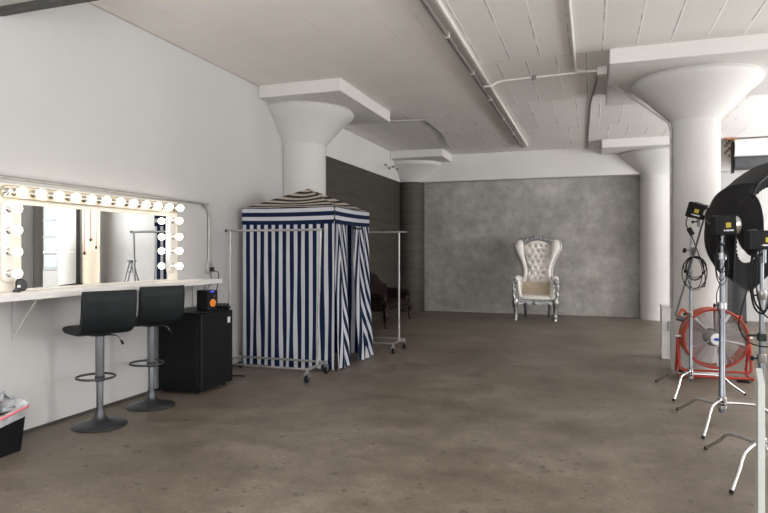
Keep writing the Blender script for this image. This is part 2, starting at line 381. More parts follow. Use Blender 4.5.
def window(axis, pos, h, z0, z1, nc, nr):
    wn[0] += 1
    f = MB(); g = MB(); a0, a1 = h
    def bx(m, lo, hi, za, zb, d0, d1):
        if axis == 'x': m.box(pos + d0, pos + d1, lo, hi, za, zb)
        else: m.box(lo, hi, pos + d0, pos + d1, za, zb)
    for i in range(nc + 1):
        a = a0 + (a1 - a0) * i / nc; w = .04 if i in (0, nc) else .026
        bx(f, max(a0, a - w), min(a1, a + w), z0, z1, -.025, .025)
    for j in range(nr + 1):
        z = z0 + (z1 - z0) * j / nr; w = .04 if j in (0, nr) else .026
        bx(f, a0, a1, max(z0, z - w), min(z1, z + w), -.025, .025)
    bx(g, a0, a1, z0, z1, -.004, .004)
    o = f.build('window_%d' % wn[0], 'frame', smooth=False); struct(o)
    g.build('window_pane', 'glass', o, smooth=False)
window('y', BY + .08, WB[:2], WB[2], WB[3], 3, 4)
for h in rw: window('x', XR + .08, h, .9, 3.2, 6, 4)
for h in fw: window('y', YF - .08, h, .9, 3.2, 6, 4)
# dark line where the left wall meets the floor, hairline at the ceiling
struct(MB().box(WX, WX + .012, YF, 8.3, 0, .025).build('baseboard_left', 'base', smooth=False))
struct(MB().box(WX, WX + .008, 3.6, 8.2, CZ - .012, CZ).build('trim_3', flat('ceiling_edge_line', (.40, .36, .32), .8), smooth=False))
# dropped soffit at the upper left with a dark steel edge
struct(MB().box(WX, -3.45, 1.6, 3.55, 3.385, CZ).build('trim_4', 'soffit', smooth=False))
struct(MB().box(WX, -3.44, 3.50, 3.58, 3.345, 3.385).build('trim_5', flat('dark_steel_edge', (.055, .055, .05), .6), smooth=False))

# ------------------------------------------------------------------ mushroom columns
def column(x, y, label, px0, px1, py0, py1, dark=False, r=.33, k=.82):
    t = thing('mushroom_column', label, 'column', (x, y, 0), kind='structure', group='mushroom columns')
    if dark:
        MB().lathe([(.33, 0), (.33, 3.17)], 48).build('lower_shaft', 'darkcol', t)
        MB().lathe([(.331, 3.17), (.335, 3.19), (.72, 3.50), (.80, 3.55), (.81, 3.59), (.79, 3.64)], 64).build('capital', 'colwhite', t)
    else:
        MB().lathe([(r, 0), (r, 3.13)], 48).build('shaft', 'colwhite', t)
        MB().lathe([(r + .001, 3.11), (r + .015, 3.14), (k - .12, 3.47), (k - .02, 3.55), (k, 3.59), (k - .03, 3.64)], 64).build('capital', 'colwhite', t)
    MB().box(px0 - x, px1 - x, py0 - y, py1 - y, 3.63, CZ + .01).build('drop_panel', 'beam', t, smooth=False, bevel=.012)
    return t
column(1.225, 8.5, 'large white mushroom column behind the red drum fan', .19, 2.33, 7.42, 9.58, r=.28, k=.745)
column(-4.25, 8.55, 'white mushroom column half sunk in left wall above the striped tent', WX + .001, -3.17, 7.5, 9.62, r=.36, k=.80)
column(-4.25, 14.55, 'corner mushroom column with a dark painted shaft and white capital', WX - .02, -3.20, 13.45, 14.7, True)
column(1.31, 14.55, 'white mushroom column at the end of the grey concrete wall', .19, 2.37, 13.45, 14.7, r=.305, k=.78)
column(6.4, 14.5, 'white mushroom column by the far window, seen only in the mirror', 5.3, 7.5, 13.45, 14.7, r=.40)
column(6.75, 8.5, 'white mushroom column outside the frame on the window side', 5.65, 7.85, 7.42, 9.58)

# ------------------------------------------------------------------ ceiling services
t = thing('cable_channel', 'long white steel channel with dark pipe running along the ceiling', 'ceiling channel', (-1.40, 0, 3.796))
b = MB(); b.box(-.085, .085, .5, 13.6, -.03, 0); b.box(-.085, -.06, .5, 13.6, -.055, -.03); b.box(.06, .085, .5, 13.6, -.055, -.03)
b.build('channel', 'conduit', t, smooth=False)
MB().cyl((-.025, .5, -.058), (-.025, 13.5, -.058), .022, n=10).build('pipe', flat('channel_pipe', (.20, .185, .17), .5), t)
for y in (6.2, 7.6, 9.0, 10.4, 11.8):
    MB().box(-.05, .0, y, y + .04, -.084, -.03).build('bracket', 'conduit', t, smooth=False)
def conduit(label, pts, r=.016, m='conduit', clips=()):
    t = thing('conduit_pipe', label, 'conduit', pts[0])
    o = Vector(pts[0]); MB().tube([Vector(p) - o for p in pts], r, 10).build('pipe', m, t)
    for c in clips:
        MB().ball(Vector(c) - o, .035, 10, 6).build('fitting', 'conduitdk', t)
conduit('white conduit crossing the ceiling from the long channel to the drop panel', [(-1.38, 8.25, 3.72), (-1.28, 8.2, 3.70), (-1.2, 8.25, 3.765), (-1.1, 8.25, 3.775), (.2, 8.16, 3.775)], .017, clips=[(-.72, 8.22, 3.77)])
conduit('white conduit running along the ceiling toward the viewer from the junction', [(-.2, 2.0, 3.775), (-.2, 8.0, 3.775), (-.17, 8.1, 3.775), (-.08, 8.16, 3.775)], .02)
conduit('thin dark conduit running from the junction to the rear beam', [(.08, 8.25, 3.785), (-.02, 10, 3.785), (-.1, 14.38, 3.785)], .014, 'conduitdk')
tag(MB().box(.06, .18, 8.08, 8.24, 3.70, 3.80).build('junction_box', 'conduit', None, smooth=False, bevel=.01), 'small white ceiling junction box at the edge of the drop panel', 'junction box')
conduit('bent conduit running from the drop panel down the big column', [(.195, 8.4, 3.66), (.26, 8.35, 3.61), (.62, 8.35, 3.33), (.90, 8.36, 3.10), (.935, 8.40, 3.0), (.935, 8.40, .78)], .013, 'conduitwarm')
conduit('grey conduit along the ceiling from the wall column to the corner capital', [(-3.6, 9.72, 3.70), (-2.75, 10.3, 3.78), (-2.75, 11.6, 3.78), (-3.0, 13.44, 3.76)], .015, 'conduitwarm')
# sprinkler fitting by the corner capital
p = P(391, 167, 13.4)
t = thing('pipe_valve', 'small rusty pipe fitting on the beam beside the corner capital', 'pipe fitting', p)
MB().tube([(-.15, 0, .08), (-.05, 0, -.02), (.06, 0, .02), (.14, 0, -.06)], .02, 8).build('pipe', 'conduit', t)
M['rustdark'] = flat('rust_dark', (.16, .08, .06), .8)
for q in ((-.12, -.02, .05), (-.03, -.02, -.03), (.06, -.02, .0), (.15, -.02, -.06)): MB().ball(q, .022, 8, 6).build('joint', 'rustdark', t)
# wall conduit above the mirror, down to an outlet
conduit('grey conduit over the vanity mirror bending down to the wall outlet', smooth_path([(WX + .02, 1.0, 2.08), (WX + .02, 3.5, 2.08), (WX + .02, 6.05, 2.06), (WX + .02, 6.2, 2.04), (WX + .02, 6.29, 1.97), (WX + .02, 6.305, 1.85), (WX + .02, 6.305, 1.36)], 5), .014, 'conduitwarm')
t = thing('outlet_box', 'grey outlet box on the white wall above the speaker', 'outlet', (WX, 6.3, 1.30))
MB().box(0, .045, -.045, .045, -.06, .06).build('box', flat('outlet_grey', (.42, .42, .42), .4, .3), t, smooth=False, bevel=.006)
MB().box(.045, .085, -.02, .03, -.05, .0).build('plug', 'plug', t, smooth=False, bevel=.006)

# ------------------------------------------------------------------ vanity: mirror, light bars, counter
MY0, MY1 = 3.735, 5.535
t = thing('vanity_mirror', 'wide wall mirror in a white frame behind the counter', 'mirror', (WX + .009, 4.6, 1.172), rz=rad(-.35))
b = MB()
b.box(0, .022, 3.5 - 4.6, 5.69 - 4.6, .70, .862); b.box(0, .022, 3.5 - 4.6, MY0 - 4.6, 0, .70); b.box(0, .022, MY1 - 4.6, 5.69 - 4.6, 0, .70); b.box(0, .022, MY0 - 4.6, MY1 - 4.6, 0, .012)
b.build('frame', 'whiteframe', t, smooth=False)
MB().box(.008, .016, MY0 - 4.6 - .001, MY1 - 4.6 + .001, .012, .701).build('glass', 'mirror', t, smooth=False)
def light_bar(label, vertical, y0, y1, z0, z1, sockets, unlit=()):
    t = thing('vanity_light_bar', label, 'light', (WX + .028, (y0 + y1) / 2, z0), group='vanity light bars')
    oy = (y0 + y1) / 2; b = MB(); w = (y1 - y0) / 2; h = z1 - z0; r = min(w, h / 2) * .95
    # rounded-end plate
    poly = []
    if vertical: cs = [(0, h - r, 0), (0, r, PI)]
    else: cs = [(w - r, h / 2, -PI / 2), (-w + r, h / 2, PI / 2)]
    for cy, cz, a0 in cs:
        for k in range(9):
            a = a0 + PI * k / 8; poly.append((cy + r * math.cos(a), cz + r * math.sin(a)))
    MB().prism(poly, (-.004, .03), 'x').build('back_plate', 'barwhite' if vertical else 'barwarm', t, bevel=.006)
    RX = Matrix.Rotation(PI / 2, 3, 'Y')
    for k, (sy, sz) in enumerate(sockets):
        c = (.03, sy - oy, sz - z0)
        so = MB().lathe([(.030, 0), (.030, .006), (.020, .012), (.018, .045), (.016, .047)], 16, c, RX).build('socket', 'chrome', t)
        if k in unlit: continue
        MB().lathe([(.013, .04), (.016, .048), (.026, .060), (.034, .076), (.037, .092), (.034, .108), (.023, .121), (.009, .127), (0, .128)], 18, c, RX).build('bulb', 'bulb', so)
M['barwhite'] = flat('pale_chrome_plate', (.80, .78, .75), .28, .55, var=.04)
M['barwarm'] = flat('warm_nickel_plate', (.62, .55, .44), .3, .8, var=.05)
light_bar('long light bar with a row of lit globe bulbs above the mirror', False, 3.54, 5.69, 1.91, 2.02, [(3.575, 1.965)] + [(3.638 + .178 * k, 1.965) for k in range(12)], (0,))
light_bar('upright chrome light bar with four bulbs on the left side of the mirror', True, 3.54, 3.65, 1.25, 1.895, [(3.597, z) for z in (1.32, 1.49, 1.66, 1.83)])
light_bar('upright chrome light bar with four bulbs on the right side of the mirror', True, 5.53, 5.64, 1.25, 1.895, [(5.58, z) for z in (1.33, 1.495, 1.65, 1.825)])
t = thing('bar_counter', 'long white counter shelf on wall brackets under the mirror', 'counter', (WX + .004, 4, 0))
MB().box(0, .33, -2.6, 2.12, 1.12, 1.17).build('countertop', 'white', t, smooth=False, bevel=.005)
for y in (-1.9, -.33, 1.16, 2.0):
    MB().box(0, .012, y, y + .03, .78, 1.12).box(0, .28, y, y + .03, 1.108, 1.12).tube([(.012, y + .015, .82), (.24, y + .015, 1.108)], .008, 6).build('bracket', 'wall', t, smooth=False)
# toiletries on the counter in front of the mirror's left end
CT_Z = 1.17
t = thing('hand_mirror', 'round black hand mirror leaning at the mirror left end', 'hand mirror', P(41.5, 289, 4.80)[:2] + (CT_Z,), rz=0)
t.location.x = WX + .10
Rm = Matrix.Rotation(rad(70), 3, 'Y') 
MB().lathe([(0, -.006), (.05, -.006), (.054, 0), (.05, .006), (0, .006)], 24, (0, 0, .057), Rm).build('rim', 'pot', t)
MB().lathe([(0, .0065), (.042, .0065), (.042, .008), (0, .008)], 24, (0, 0, .057), Rm).build('face', 'dkchrome', t)
MB().tube([(.0, -.04, .03), (.02, -.09, .008)], [.010, .008], 8).build('handle', 'pot', t)
for k in range(5):
    p = P(24.5 + 2.6 * k, 288, 4.85); p.x = WX + .12 + .015 * (k % 2)
    lab = ['small dark makeup bottle at the far left of the row on the counter', 'second small makeup bottle in the row on the counter', 'middle makeup bottle of the row on the counter', 'fourth small makeup bottle in the row on the counter', 'makeup bottle next to the black hand mirror'][k]
    t = thing('makeup_bottle', lab, 'bottle', (p.x, p.y - .06, CT_Z), group='makeup bottles on the counter')
    MB().lathe([(.009, 0), (.010, .002), (.010, .034), (.005, .040)], 12).build('bottle', 'pot' if k % 2 else 'gunmetal', t)
    MB().lathe([(.006, .038), (.006, .056), (0, .057)], 12).build('cap', 'badge' if k % 2 else 'pot', t)

# ------------------------------------------------------------------ bar stools
def stool(label, x, y, rz, dz):
    t = thing('bar_stool', label, 'bar stool', (x, y, 0), rz, 'black leather bar stools at the counter')
    MB().lathe([(0, 0), (.215, 0), (.222, .008), (.215, .016), (.14, .035), (.07, .055), (.045, .085), (.034, .13), (.030, .16)], 40).build('base', 'gunmetal', t)
    MB().lathe([(.028, .10), (.028, .42), (.026, .43)], 20).build('lower_post', 'dkchrome', t)
    MB().lathe([(.033, .40), (.036, .41), (.036, .80 + dz), (.03, .80 + dz)], 20).build('upper_post', 'steelgrey', t)
    # foot ring: D-shaped loop in front of the post (front = -x)
    loop = []
    for k in range(28):
        a = 2 * PI * k / 28; loop.append((-.085 + .155 * math.cos(a), .155 * math.sin(a), .405 + .0 * math.cos(a)))
    MB().tube(loop, .0105, 8, closed=True).lathe([(.036, .38), (.041, .385), (.041, .425), (.036, .43)], 18).build('foot_ring', 'gunmetal', t)
    MB().lathe([(.09, .775 + dz), (.09, .79 + dz), (.03, .775 + dz)][::-1], 20).build('mounting_plate', 'black', t)
    lv = MB().tube(smooth_path([(.02, .05, .775 + dz), (.06, .12, .765 + dz), (.09, .15, .715 + dz)], 4), .006, 8).build('height_lever', 'dkchrome', t)
    MB().tube([(.085, .145, .725 + dz), (.10, .158, .69 + dz)], .011, 8).build('grip', 'black', lv)
    # one bent pad : seat and backrest, a padded profile swept over the width
    H = .44
    def prof(z0=.79 + dz):
        c = smooth_path([(-.235, 0, z0 + .035), (-.15, 0, z0 + .03), (.0, 0, z0 + .03), (.10, 0, z0 + .035), (.165, 0, z0 + .075), (.195, 0, z0 + .16), (.205, 0, z0 + .26), (.212, 0, z0 + .375)], 5)
        return c
    c = prof(); outer = []; inner = []
    for i, p in enumerate(c):
        a = c[max(0, i - 1)]; d = c[min(len(c) - 1, i + 1)]; tt = (d - a).normalized(); nn = Vector((-tt.z, 0, tt.x))
        th = .033 if 2 < i < len(c) - 3 else .024
        if i in (0, len(c) - 1): th = .012
        outer.append(p - nn * th); inner.append(p + nn * th)
    ring = outer + inner[::-1]
    def pad(i0, i1, name):
        o_, n_ = outer[i0:i1], inner[i0:i1]; rg = o_ + n_[::-1]; cen = sum((Vector(q) for q in rg), Vector()) / len(rg)
        b = MB(); ys = [-H / 2, -H / 2 + .012, -H / 2 + .035, 0, H / 2 - .035, H / 2 - .012, H / 2]; m = len(rg)
        vs = []
        for k, yy in enumerate(ys):
            sh = .75 if k in (0, 6) else (.93 if k in (1, 5) else 1.)
            for q in range(m):
                mid = (Vector(rg[q]) + Vector(rg[m - 1 - q])) / 2
                v = mid + (Vector(rg[q]) - mid) * sh; vs.append((v.x, yy, v.z))
        fs = []
        for k in range(6):
            for q in range(m): fs.append((k * m + q, k * m + (q + 1) % m, (k + 1) * m + (q + 1) % m, (k + 1) * m + q))
        h = m // 2
        for base in (0, 6 * m):
            for q in range(h - 1): fs.append((base + q, base + q + 1, base + m - 2 - q, base + m - 1 - q))
        b._add(vs, fs); return b.build(name, 'leather', t, ang=60)
    n = len(c); sp = 17
    pad(0, sp + 1, 'seat'); pad(sp, n, 'backrest')
    return t
M['steelgrey'] = flat('grey_metal_post', (.22, .23, .25), .35, .7, var=.08)
stool('black leather bar stool nearest the bin, with pedestal base', -3.995, 4.165, rad(-25), 0.)
stool('black leather bar stool between the other stool and the fridge', -4.025, 4.845, rad(-22), .0)

# ------------------------------------------------------------------ bin with bag
bx, by = -4.185, 3.30
t = thing('waste_bin', 'black waste bin on the floor by the white wall', 'bin', (bx, by, 0))
def rrect(hx, hy, r, n=6):
    o = []
    for cx, cy, a0 in ((hx - r, hy - r, 0), (-hx + r, hy - r, PI / 2), (-hx + r, -hy + r, PI), (hx - r, -hy + r, 1.5 * PI)):
        for k in range(n + 1):
            a = a0 + PI / 2 * k / n; o.append((cx + r * math.cos(a), cy + r * math.sin(a)))
    return o
def ringskin(b, rings, cap=True):
    k = len(rings[0]); vs = [v for r in rings for v in r]; fs = []
    for i in range(len(rings) - 1):
        for j in range(k): fs.append((i * k + j, i * k + (j + 1) % k, (i + 1) * k + (j + 1) % k, (i + 1) * k + j))
    if cap: fs.append(tuple(range(k - 1, -1, -1)))
    b._add(vs, fs); return b
R0 = rrect(.135, .175, .05); R1 = rrect(.165, .205, .06)
ringskin(MB(), [[(x, y, 0) for x, y in R0], [(x, y, .33) for x, y in R1], [(x * .97, y * .97, .33) for x, y in R1], [(x * .95, y * .95, .02) for x, y in R0]]).build('shell', 'bin', t)
t2 = thing('bin_bag', 'clear plastic bin bag with pink drawstring hanging over the black bin', 'bag', (bx, by, .22))
def bag_ring(s, z, wob, ph):
    o = []
    for i, (x, y) in enumerate(R1):
        w = 1 + wob * math.sin(i * 2.3 + ph); o.append((x * s * w, y * s * w, z + wob * .5 * math.sin(i * 1.7 + ph)))
    return o
sag = lambda x, y: -.055 * max(0, (-y + x * .3) / .2)
lay = []
for s, z, wob, ph in ((1.04, .04, .01, 0), (1.045, .085, .015, 1), (1.05, .115, .02, 2), (1.02, .135, .05, 3), (.86, .13, .06, 4), (.7, .09, .08, 5), (.4, .05, .12, 6)):
    lay.append([(x, y, z + sag(x, y)) for x, y, z in bag_ring(s, z, wob, ph)])
ringskin(MB(), lay, False).build('film', 'bag', t2)
fr = []
for s, z, wob, ph in ((1.02, .125, .02, 3), (1.0, .175, .05, 1.2), (.93, .205, .08, 4)):
    fr.append([(x, y, z + (sag(x, y) if z < .14 else 0) - (.09 if x > 0 and z > .14 else 0)) for x, y, z in bag_ring(s, z, wob, ph)])
ringskin(MB(), fr, False).build('ruffle', 'bag', t2)
MB().tube([(x * 1.03, y * 1.03, .105 + sag(x, y)) for x, y in R1], .011, 8, closed=True).build('drawstring', 'pink', t2)

# ------------------------------------------------------------------ fridge, speaker, adaptor
t = thing('mini_fridge', 'black mini fridge standing under the counter end', 'fridge', (-4.36, 5.36, 0))
MB().box(0, .475, 0, .58, .02, .835).box(0, .50, -.003, .583, .835, .852).build('body', 'fridge', t, smooth=False, bevel=.006)
d = MB().box(.482, .54, 0, .58, .04, .835).build('door', 'fridge', t, smooth=False, bevel=.012)
MB().box(.54, .5415, .475, .525, .70, .765).build('sticker', 'sticker', d, smooth=False)
MB().box(.475, .483, .01, .57, .05, .83).build('door_seal', 'darkgap', t, smooth=False)
for q in ((.05, .05), (.05, .53), (.45, .05), (.45, .53)): MB().cyl((q[0], q[1], 0), (q[0], q[1], .025), .02).build('foot', 'rubber', t)
sp = P(211.5, 309, 6.75)
t = thing('speaker', 'small black speaker with an orange cone on the fridge', 'speaker', (-3.99, 5.70, .852), rad(-12))
# local: front = +x
MB().box(-.085, .085, -.075, .075, 0, .215).build('cabinet', 'black', t, smooth=False, bevel=.008)
RX = Matrix.Rotation(PI / 2, 3, 'Y')
MB().lathe([(.052, 0), (.055, .004), (.050, .008), (.044, .004), (.044, 0)], 28, (.085, 0, .078), RX).build('woofer_ring', 'black', t)
MB().lathe([(.043, .004), (.018, -.004 + .006), (.016, .006), (.010, .010), (0, .011)], 28, (.085, 0, .078), RX).build('woofer', 'cone', t)
MB().lathe([(.020, 0), (.022, .003), (.014, .005), (0, .007)], 20, (.085, 0, .165), RX).build('tweeter', 'black', t)
MB().box(.085, .0865, -.03, .02, .195, .21).build('blue_light', 'led', t, smooth=False)
MB().box(.085, .0862, .005, .03, .148, .152).build('logo', 'badge', t, smooth=False)
t = thing('power_strip', 'dark power strip with plugs on the fridge beside the speaker', 'power strip', (-3.90, 5.875, .852), rad(8))
MB().box(-.10, .075, -.025, .025, 0, .03).build('body', 'black', t, smooth=False, bevel=.006)
for k in range(4): MB().box(-.085 + k * .04, -.06 + k * .04, -.015, .015, .03, .06).build('plug', 'plug', t, smooth=False, bevel=.004)
def cable(label, pts, r=.005, m='rubber', k=6, group='black cables'):
    pts = [Vector(p) for p in pts]; o = pts[0]
    ob = MB().tube([p - o for p in smooth_path(pts, k)], r, 6).build('cable', m)
    ob.location = o; return tag(ob, label, 'cable', group)
cable('cable running from the wall outlet down to the speaker', [(WX + .08, 6.29, 1.26), (WX + .12, 6.2, 1.22), (-4.22, 6.1, 1.15), (-4.10, 5.82, 1.10), (-4.07, 5.74, 1.03)], .005)
cable('cable running from the wall outlet down behind the fridge', [(WX + .07, 6.32, 1.25), (WX + .16, 6.30, 1.22), (WX + .14, 6.28, 1.0), (WX + .08, 6.2, .6), (WX + .06, 6.15, .04)], .005)

# ------------------------------------------------------------------ striped changing tent
TX0, TX1, TY0, TY1 = -4.32, -3.02, 6.95, 8.17
t = thing('changing_tent', 'navy and white striped changing tent with a pointed roof', 'tent', ((TX0 + TX1) / 2, (TY0 + TY1) / 2, 0))
ox, oy = (TX0 + TX1) / 2, (TY0 + TY1) / 2
hx, hy = (TX1 - TX0) / 2, (TY1 - TY0) / 2
VZ, VB = 2.05, 1.835; NS = 12.3
for sx in (-1, 1):
    for sy in (-1, 1):
        MB().tube([(sx * (hx - .03), sy * (hy - .03), 0), (sx * (hx - .03), sy * (hy - .03), 2.0)], .014, 8).build('leg', 'gunmetal', t)
# roof (front faces split by hips), stripes run parallel to the eaves and sag
def roof_face(a, bb, apex, name):
    a, bb, apex = Vector(a), Vector(bb), Vector(apex)
    def fn(u, v):
        p = (a.lerp(bb, u)).lerp(apex, v); sag = .05 * math.sin(PI * u) * math.sin(PI * min(1, v * 1.0)) * (1 - v * .4)
        return p + Vector((0, 0, -sag))
    MB().grid(fn, 20, 20, lambda u, v: (v * 5.2 + .1 - .9 * math.sin(PI * u) * (1 - v) * .35 + .25, u)).build(name, 'roofstripe', t)
AP = (0, 0, 2.345)
cs = [(-hx, -hy, VZ), (hx, -hy, VZ), (hx, hy, VZ), (-hx, hy, VZ)]
bb = MB()
roofo = None
def roof_all():
    b = MB()
    for i in range(4):
        a, c, ap = Vector(cs[i]), Vector(cs[(i + 1) % 4]), Vector(AP)
        def fn(u, v, a=a, c=c, ap=ap):
            p = (a.lerp(c, u)).lerp(ap, v); return p + Vector((0, 0, -.05 * math.sin(PI * u) * math.sin(PI * v) * (1 - v * .4)))
        b.grid(fn, 18, 18, lambda u, v: (v * 5.5 + .3 - .45 * math.sin(PI * u) * (1 - v), u))
    return b.build('roof', 'roofstripe', t, ang=25)
roof_all()
# valance: horizontal stripes round the top
b = MB()
for i in range(4):
    a, c = Vector(cs[i]), Vector(cs[(i + 1) % 4]); out = Vector(((c - a).y, -(c - a).x, 0)).normalized()
    def fn(u, v, a=a, c=c, out=out):
        p = a.lerp(c, u); return p + Vector((0, 0, -(VZ - VB) * v - .008 * math.sin(PI * u))) + out * (.012 + .006 * math.sin(u * 19) * v)
    b.grid(fn, 24, 10, lambda u, v: (.93 + v * 2.06, u))
b.build('valance', 'stripe', t, ang=30)
# side panels
def panel(name, a, c, wav, ns, amp, flare, ztop=VB + .03, skew=None, zb=.015, ph=0.):
    a, c = Vector(a), Vector(c); L = (c - a).length; out = Vector(((c - a).y, -(c - a).x, 0)).normalized()
    def fn(u, v):
        z = ztop + (zb - ztop) * v; fl = v ** 2
        p = a.lerp(c, u + flare[0] * fl * (1 - u) + flare[1] * fl * u); p.z = z + .012 * math.sin(u * 9 + ph) * v
        return p + out * (amp * math.sin(u * 2 * PI * wav + ph + 1.2 * v) * (.25 + .75 * v) + flare[2] * fl)
    uvf = skew or (lambda u, v: (u * ns + .07 * math.sin(5 * v + u * 29) * v + .05 * math.sin(9 * v + u * 47) * v, v))
    return MB().grid(fn, 96, 40, uvf).build(name, 'stripe', t, ang=80)
panel('front_panel', (-hx, -hy, 0), (hx, -hy, 0), 6, NS, .008, (0, 0, .0))
panel('back_panel', (hx, hy, 0), (-hx, hy, 0), 6, NS, .008, (0, 0, .0))
panel('side_panel', (-hx, hy, 0), (-hx, -hy, 0), 6, NS, .006, (0, 0, .0))
def herr(n, s0, k):
    return lambda u, v: (abs(u - s0 - .25 * v) * n + k * v + .10 * math.sin(9 * v + 4 * u), v)
panel('door_curtain', (hx, -hy, 0), (hx, -hy + .42, 0), 2.6, 6, .022, (0, .12, .04), skew=herr(6.2, .34, -3.6))
panel('door_curtain', (hx, -hy + .60, 0), (hx, hy, 0), 3.2, 6, .026, (.12, .06, .06), skew=herr(6.6, .30, -3.8), ph=1.)
MB().tube([(hx + .02, -hy + .62, VB - .03), (hx + .035, -hy + .75, VB - .045), (hx + .02, -hy + .9, VB - .03)], .014, 8).build('tie_band', 'black', t)

# ------------------------------------------------------------------ garment racks on casters
def rack(label, x0, x1, yc, dep, h, leans, over0, over1, m='zinc'):
    L = x1 - x0
    t = thing('garment_rack', label, 'clothes rack', (x0, yc, 0), group='rolling garment racks')
    zb = .145
    for i, x in enumerate((0, L)):
        lean = leans[i]; tx = x + lean
        MB().tube([(x, 0, zb), (tx, 0, h)], .0145, 10).lathe([(.02, zb - .01), (.02, zb + .05), (.0145, zb + .055)], 10, (x, 0, 0)).lathe([(.018, 0), (.018, .03)], 10, (x + lean * .55, 0, zb + (h - zb) * .55)).build('post', m, t)
        MB().box(x - .014, x + .014, -dep / 2, dep / 2, zb - .014, zb + .014).build('end_bar', m, t, smooth=False, bevel=.004)
        for sy in (-1, 1):
            y = sy * (dep / 2 - .015)
            c = MB().box(x - .012, x + .012, y - .025, y + .025, .075, .12).cyl((x, y, .11), (x, y, .135), .012).box(x - .026, x - .02, y - .018, y + .018, .035, .10).box(x + .02, x + .026, y - .018, y + .018, .035, .10).box(x - .026, x + .026, y - .02, y + .02, .095, .105).build('caster', 'steel', t, smooth=False)
            MB().lathe([(.012, -.017), (.040, -.017), (.045, -.008), (.045, .008), (.040, .017), (.012, .017)], 20, (x, y, .045), RX, closed=True).cyl((x - .03, y, .045), (x + .03, y, .045), .012).build('wheel', 'rubber', c)
    for sy in (-1, 1):
        MB().tube([(0, sy * (dep / 2 - .03), zb), (L, sy * (dep / 2 - .03), zb)], .0135, 8).build('base_rail', m, t)
    MB().tube([(leans[0] - over0, 0, h), (L + leans[1] + over1, 0, h)], .0145, 10).build('hanging_bar', m, t)
    for x in (leans[0] - over0, L + leans[1] + over1): MB().tube([(x - .01, 0, h), (x + .01, 0, h)], .019, 10).build('end_cap', 'gunmetal', t)
rack('chrome rolling clothes rack in front of the striped tent', -4.26, -3.065, 6.54, .56, 1.745, (.02, .05), .06, .03)
rack('chrome rolling clothes rack half hidden behind the striped tent', -3.80, -2.73, 8.70, .58, 1.775, (0, 0), .05, .13)
cable('thin cable lying on the floor beside the fridge', [(WX + .06, 6.1, .35), (WX + .05, 6.14, .1), (WX + .12, 6.2, .012), (-4.05, 6.3, .010), (-3.9, 6.32, .010)], .007)

# ------------------------------------------------------------------ burgundy settee
t = thing('settee', 'dark burgundy settee with carved legs behind the tent', 'settee', (-4.07, 11.94, 0), PI / 2)
L2 = .86
MB().sbox((0, -.02, .40), (L2 - .08, .33, .075), .3).build('seat', 'burgundy', t)
pf = MB()
poly = [(-L2 + .05, .27)] + [(-L2 + .05 + (2 * L2 - .1) * k / 24, .33 - .03 * math.cos(k / 24 * 4 * PI)) for k in range(0, 25)][1:-1] + [(L2 - .05, .27), (L2 - .05, .36), (-L2 + .05, .36)]
pf.prism(poly, (-.335, -.30), 'y').build('seat_rail', 'mahog', t)
def backfn(u, v):
    x = (u * 2 - 1) * (L2 - .02); top = .80 + .17 * math.cos(x / L2 * PI * .98) * (1 if abs(x) < L2 * .5 else 1) ; top = .76 + .2 * math.exp(-(x / .48) ** 2) + .04 * math.cos(x * 5)
    z = .38 + (top - .38) * v
    return Vector((x, .24 + .07 * v - .045 * math.sin(PI * min(1, v * 1.0)) * (1 - abs(2 * u - 1) ** 4), z))
bk = MB().grid(backfn, 40, 16).build('backrest', 'burgundy', t, solid=.08)
tp = [backfn(k / 40, 1.) + Vector((0, .0, .01)) for k in range(41)]
MB().tube(tp, .03, 8).ball(backfn(.5, 1) + Vector((0, -.01, .03)), (.10, .035, .045)).build('top_rail', 'mahog', t)
for sx in (-1, 1):
    a = MB(); xa = sx * (L2 - .05)
    a.tube(smooth_path([(xa, .27, .62), (xa, .05, .62), (xa, -.16, .60), (xa + sx * .02, -.26, .57)], 5), [.065] * 11 + [.07] * 4 + [.055], 12)
    a.grid(lambda u, v, xa=xa: Vector((xa + sx * .01, .28 - .50 * u, .32 + .28 * v)), 4, 4)
    a.box(xa - .035, xa + .035, -.22, .28, .32, .60)
    ao = a.build('arm', 'burgundy', t)
    w = MB().tube(smooth_path([(xa, -.29, .60), (xa + sx * .05, -.30, .57), (xa + sx * .03, -.31, .50), (xa - sx * .03, -.31, .42), (xa, -.31, .33)], 5), [.035] * 6 + [.028] * 15, 10)
    w.ball((xa, -.29, .58), (.06, .03, .06))
    w.build('arm_front', 'mahog', ao)
    for sy, yl in ((-1, -.29), (1, .27)):
        MB().tube(smooth_path([(xa, yl, .34), (xa + sx * .035, yl + sy * .03, .25), (xa + sx * .015, yl + sy * .01, .12), (xa + sx * .02, yl + sy * .02, .03), (xa + sx * .035, yl + sy * .04, .0)], 5),
                  [.05] * 3 + [.045] * 4 + [.033] * 4 + [.022] * 6 + [.026] * 3 + [.03], 10).build('leg', 'mahog', t)

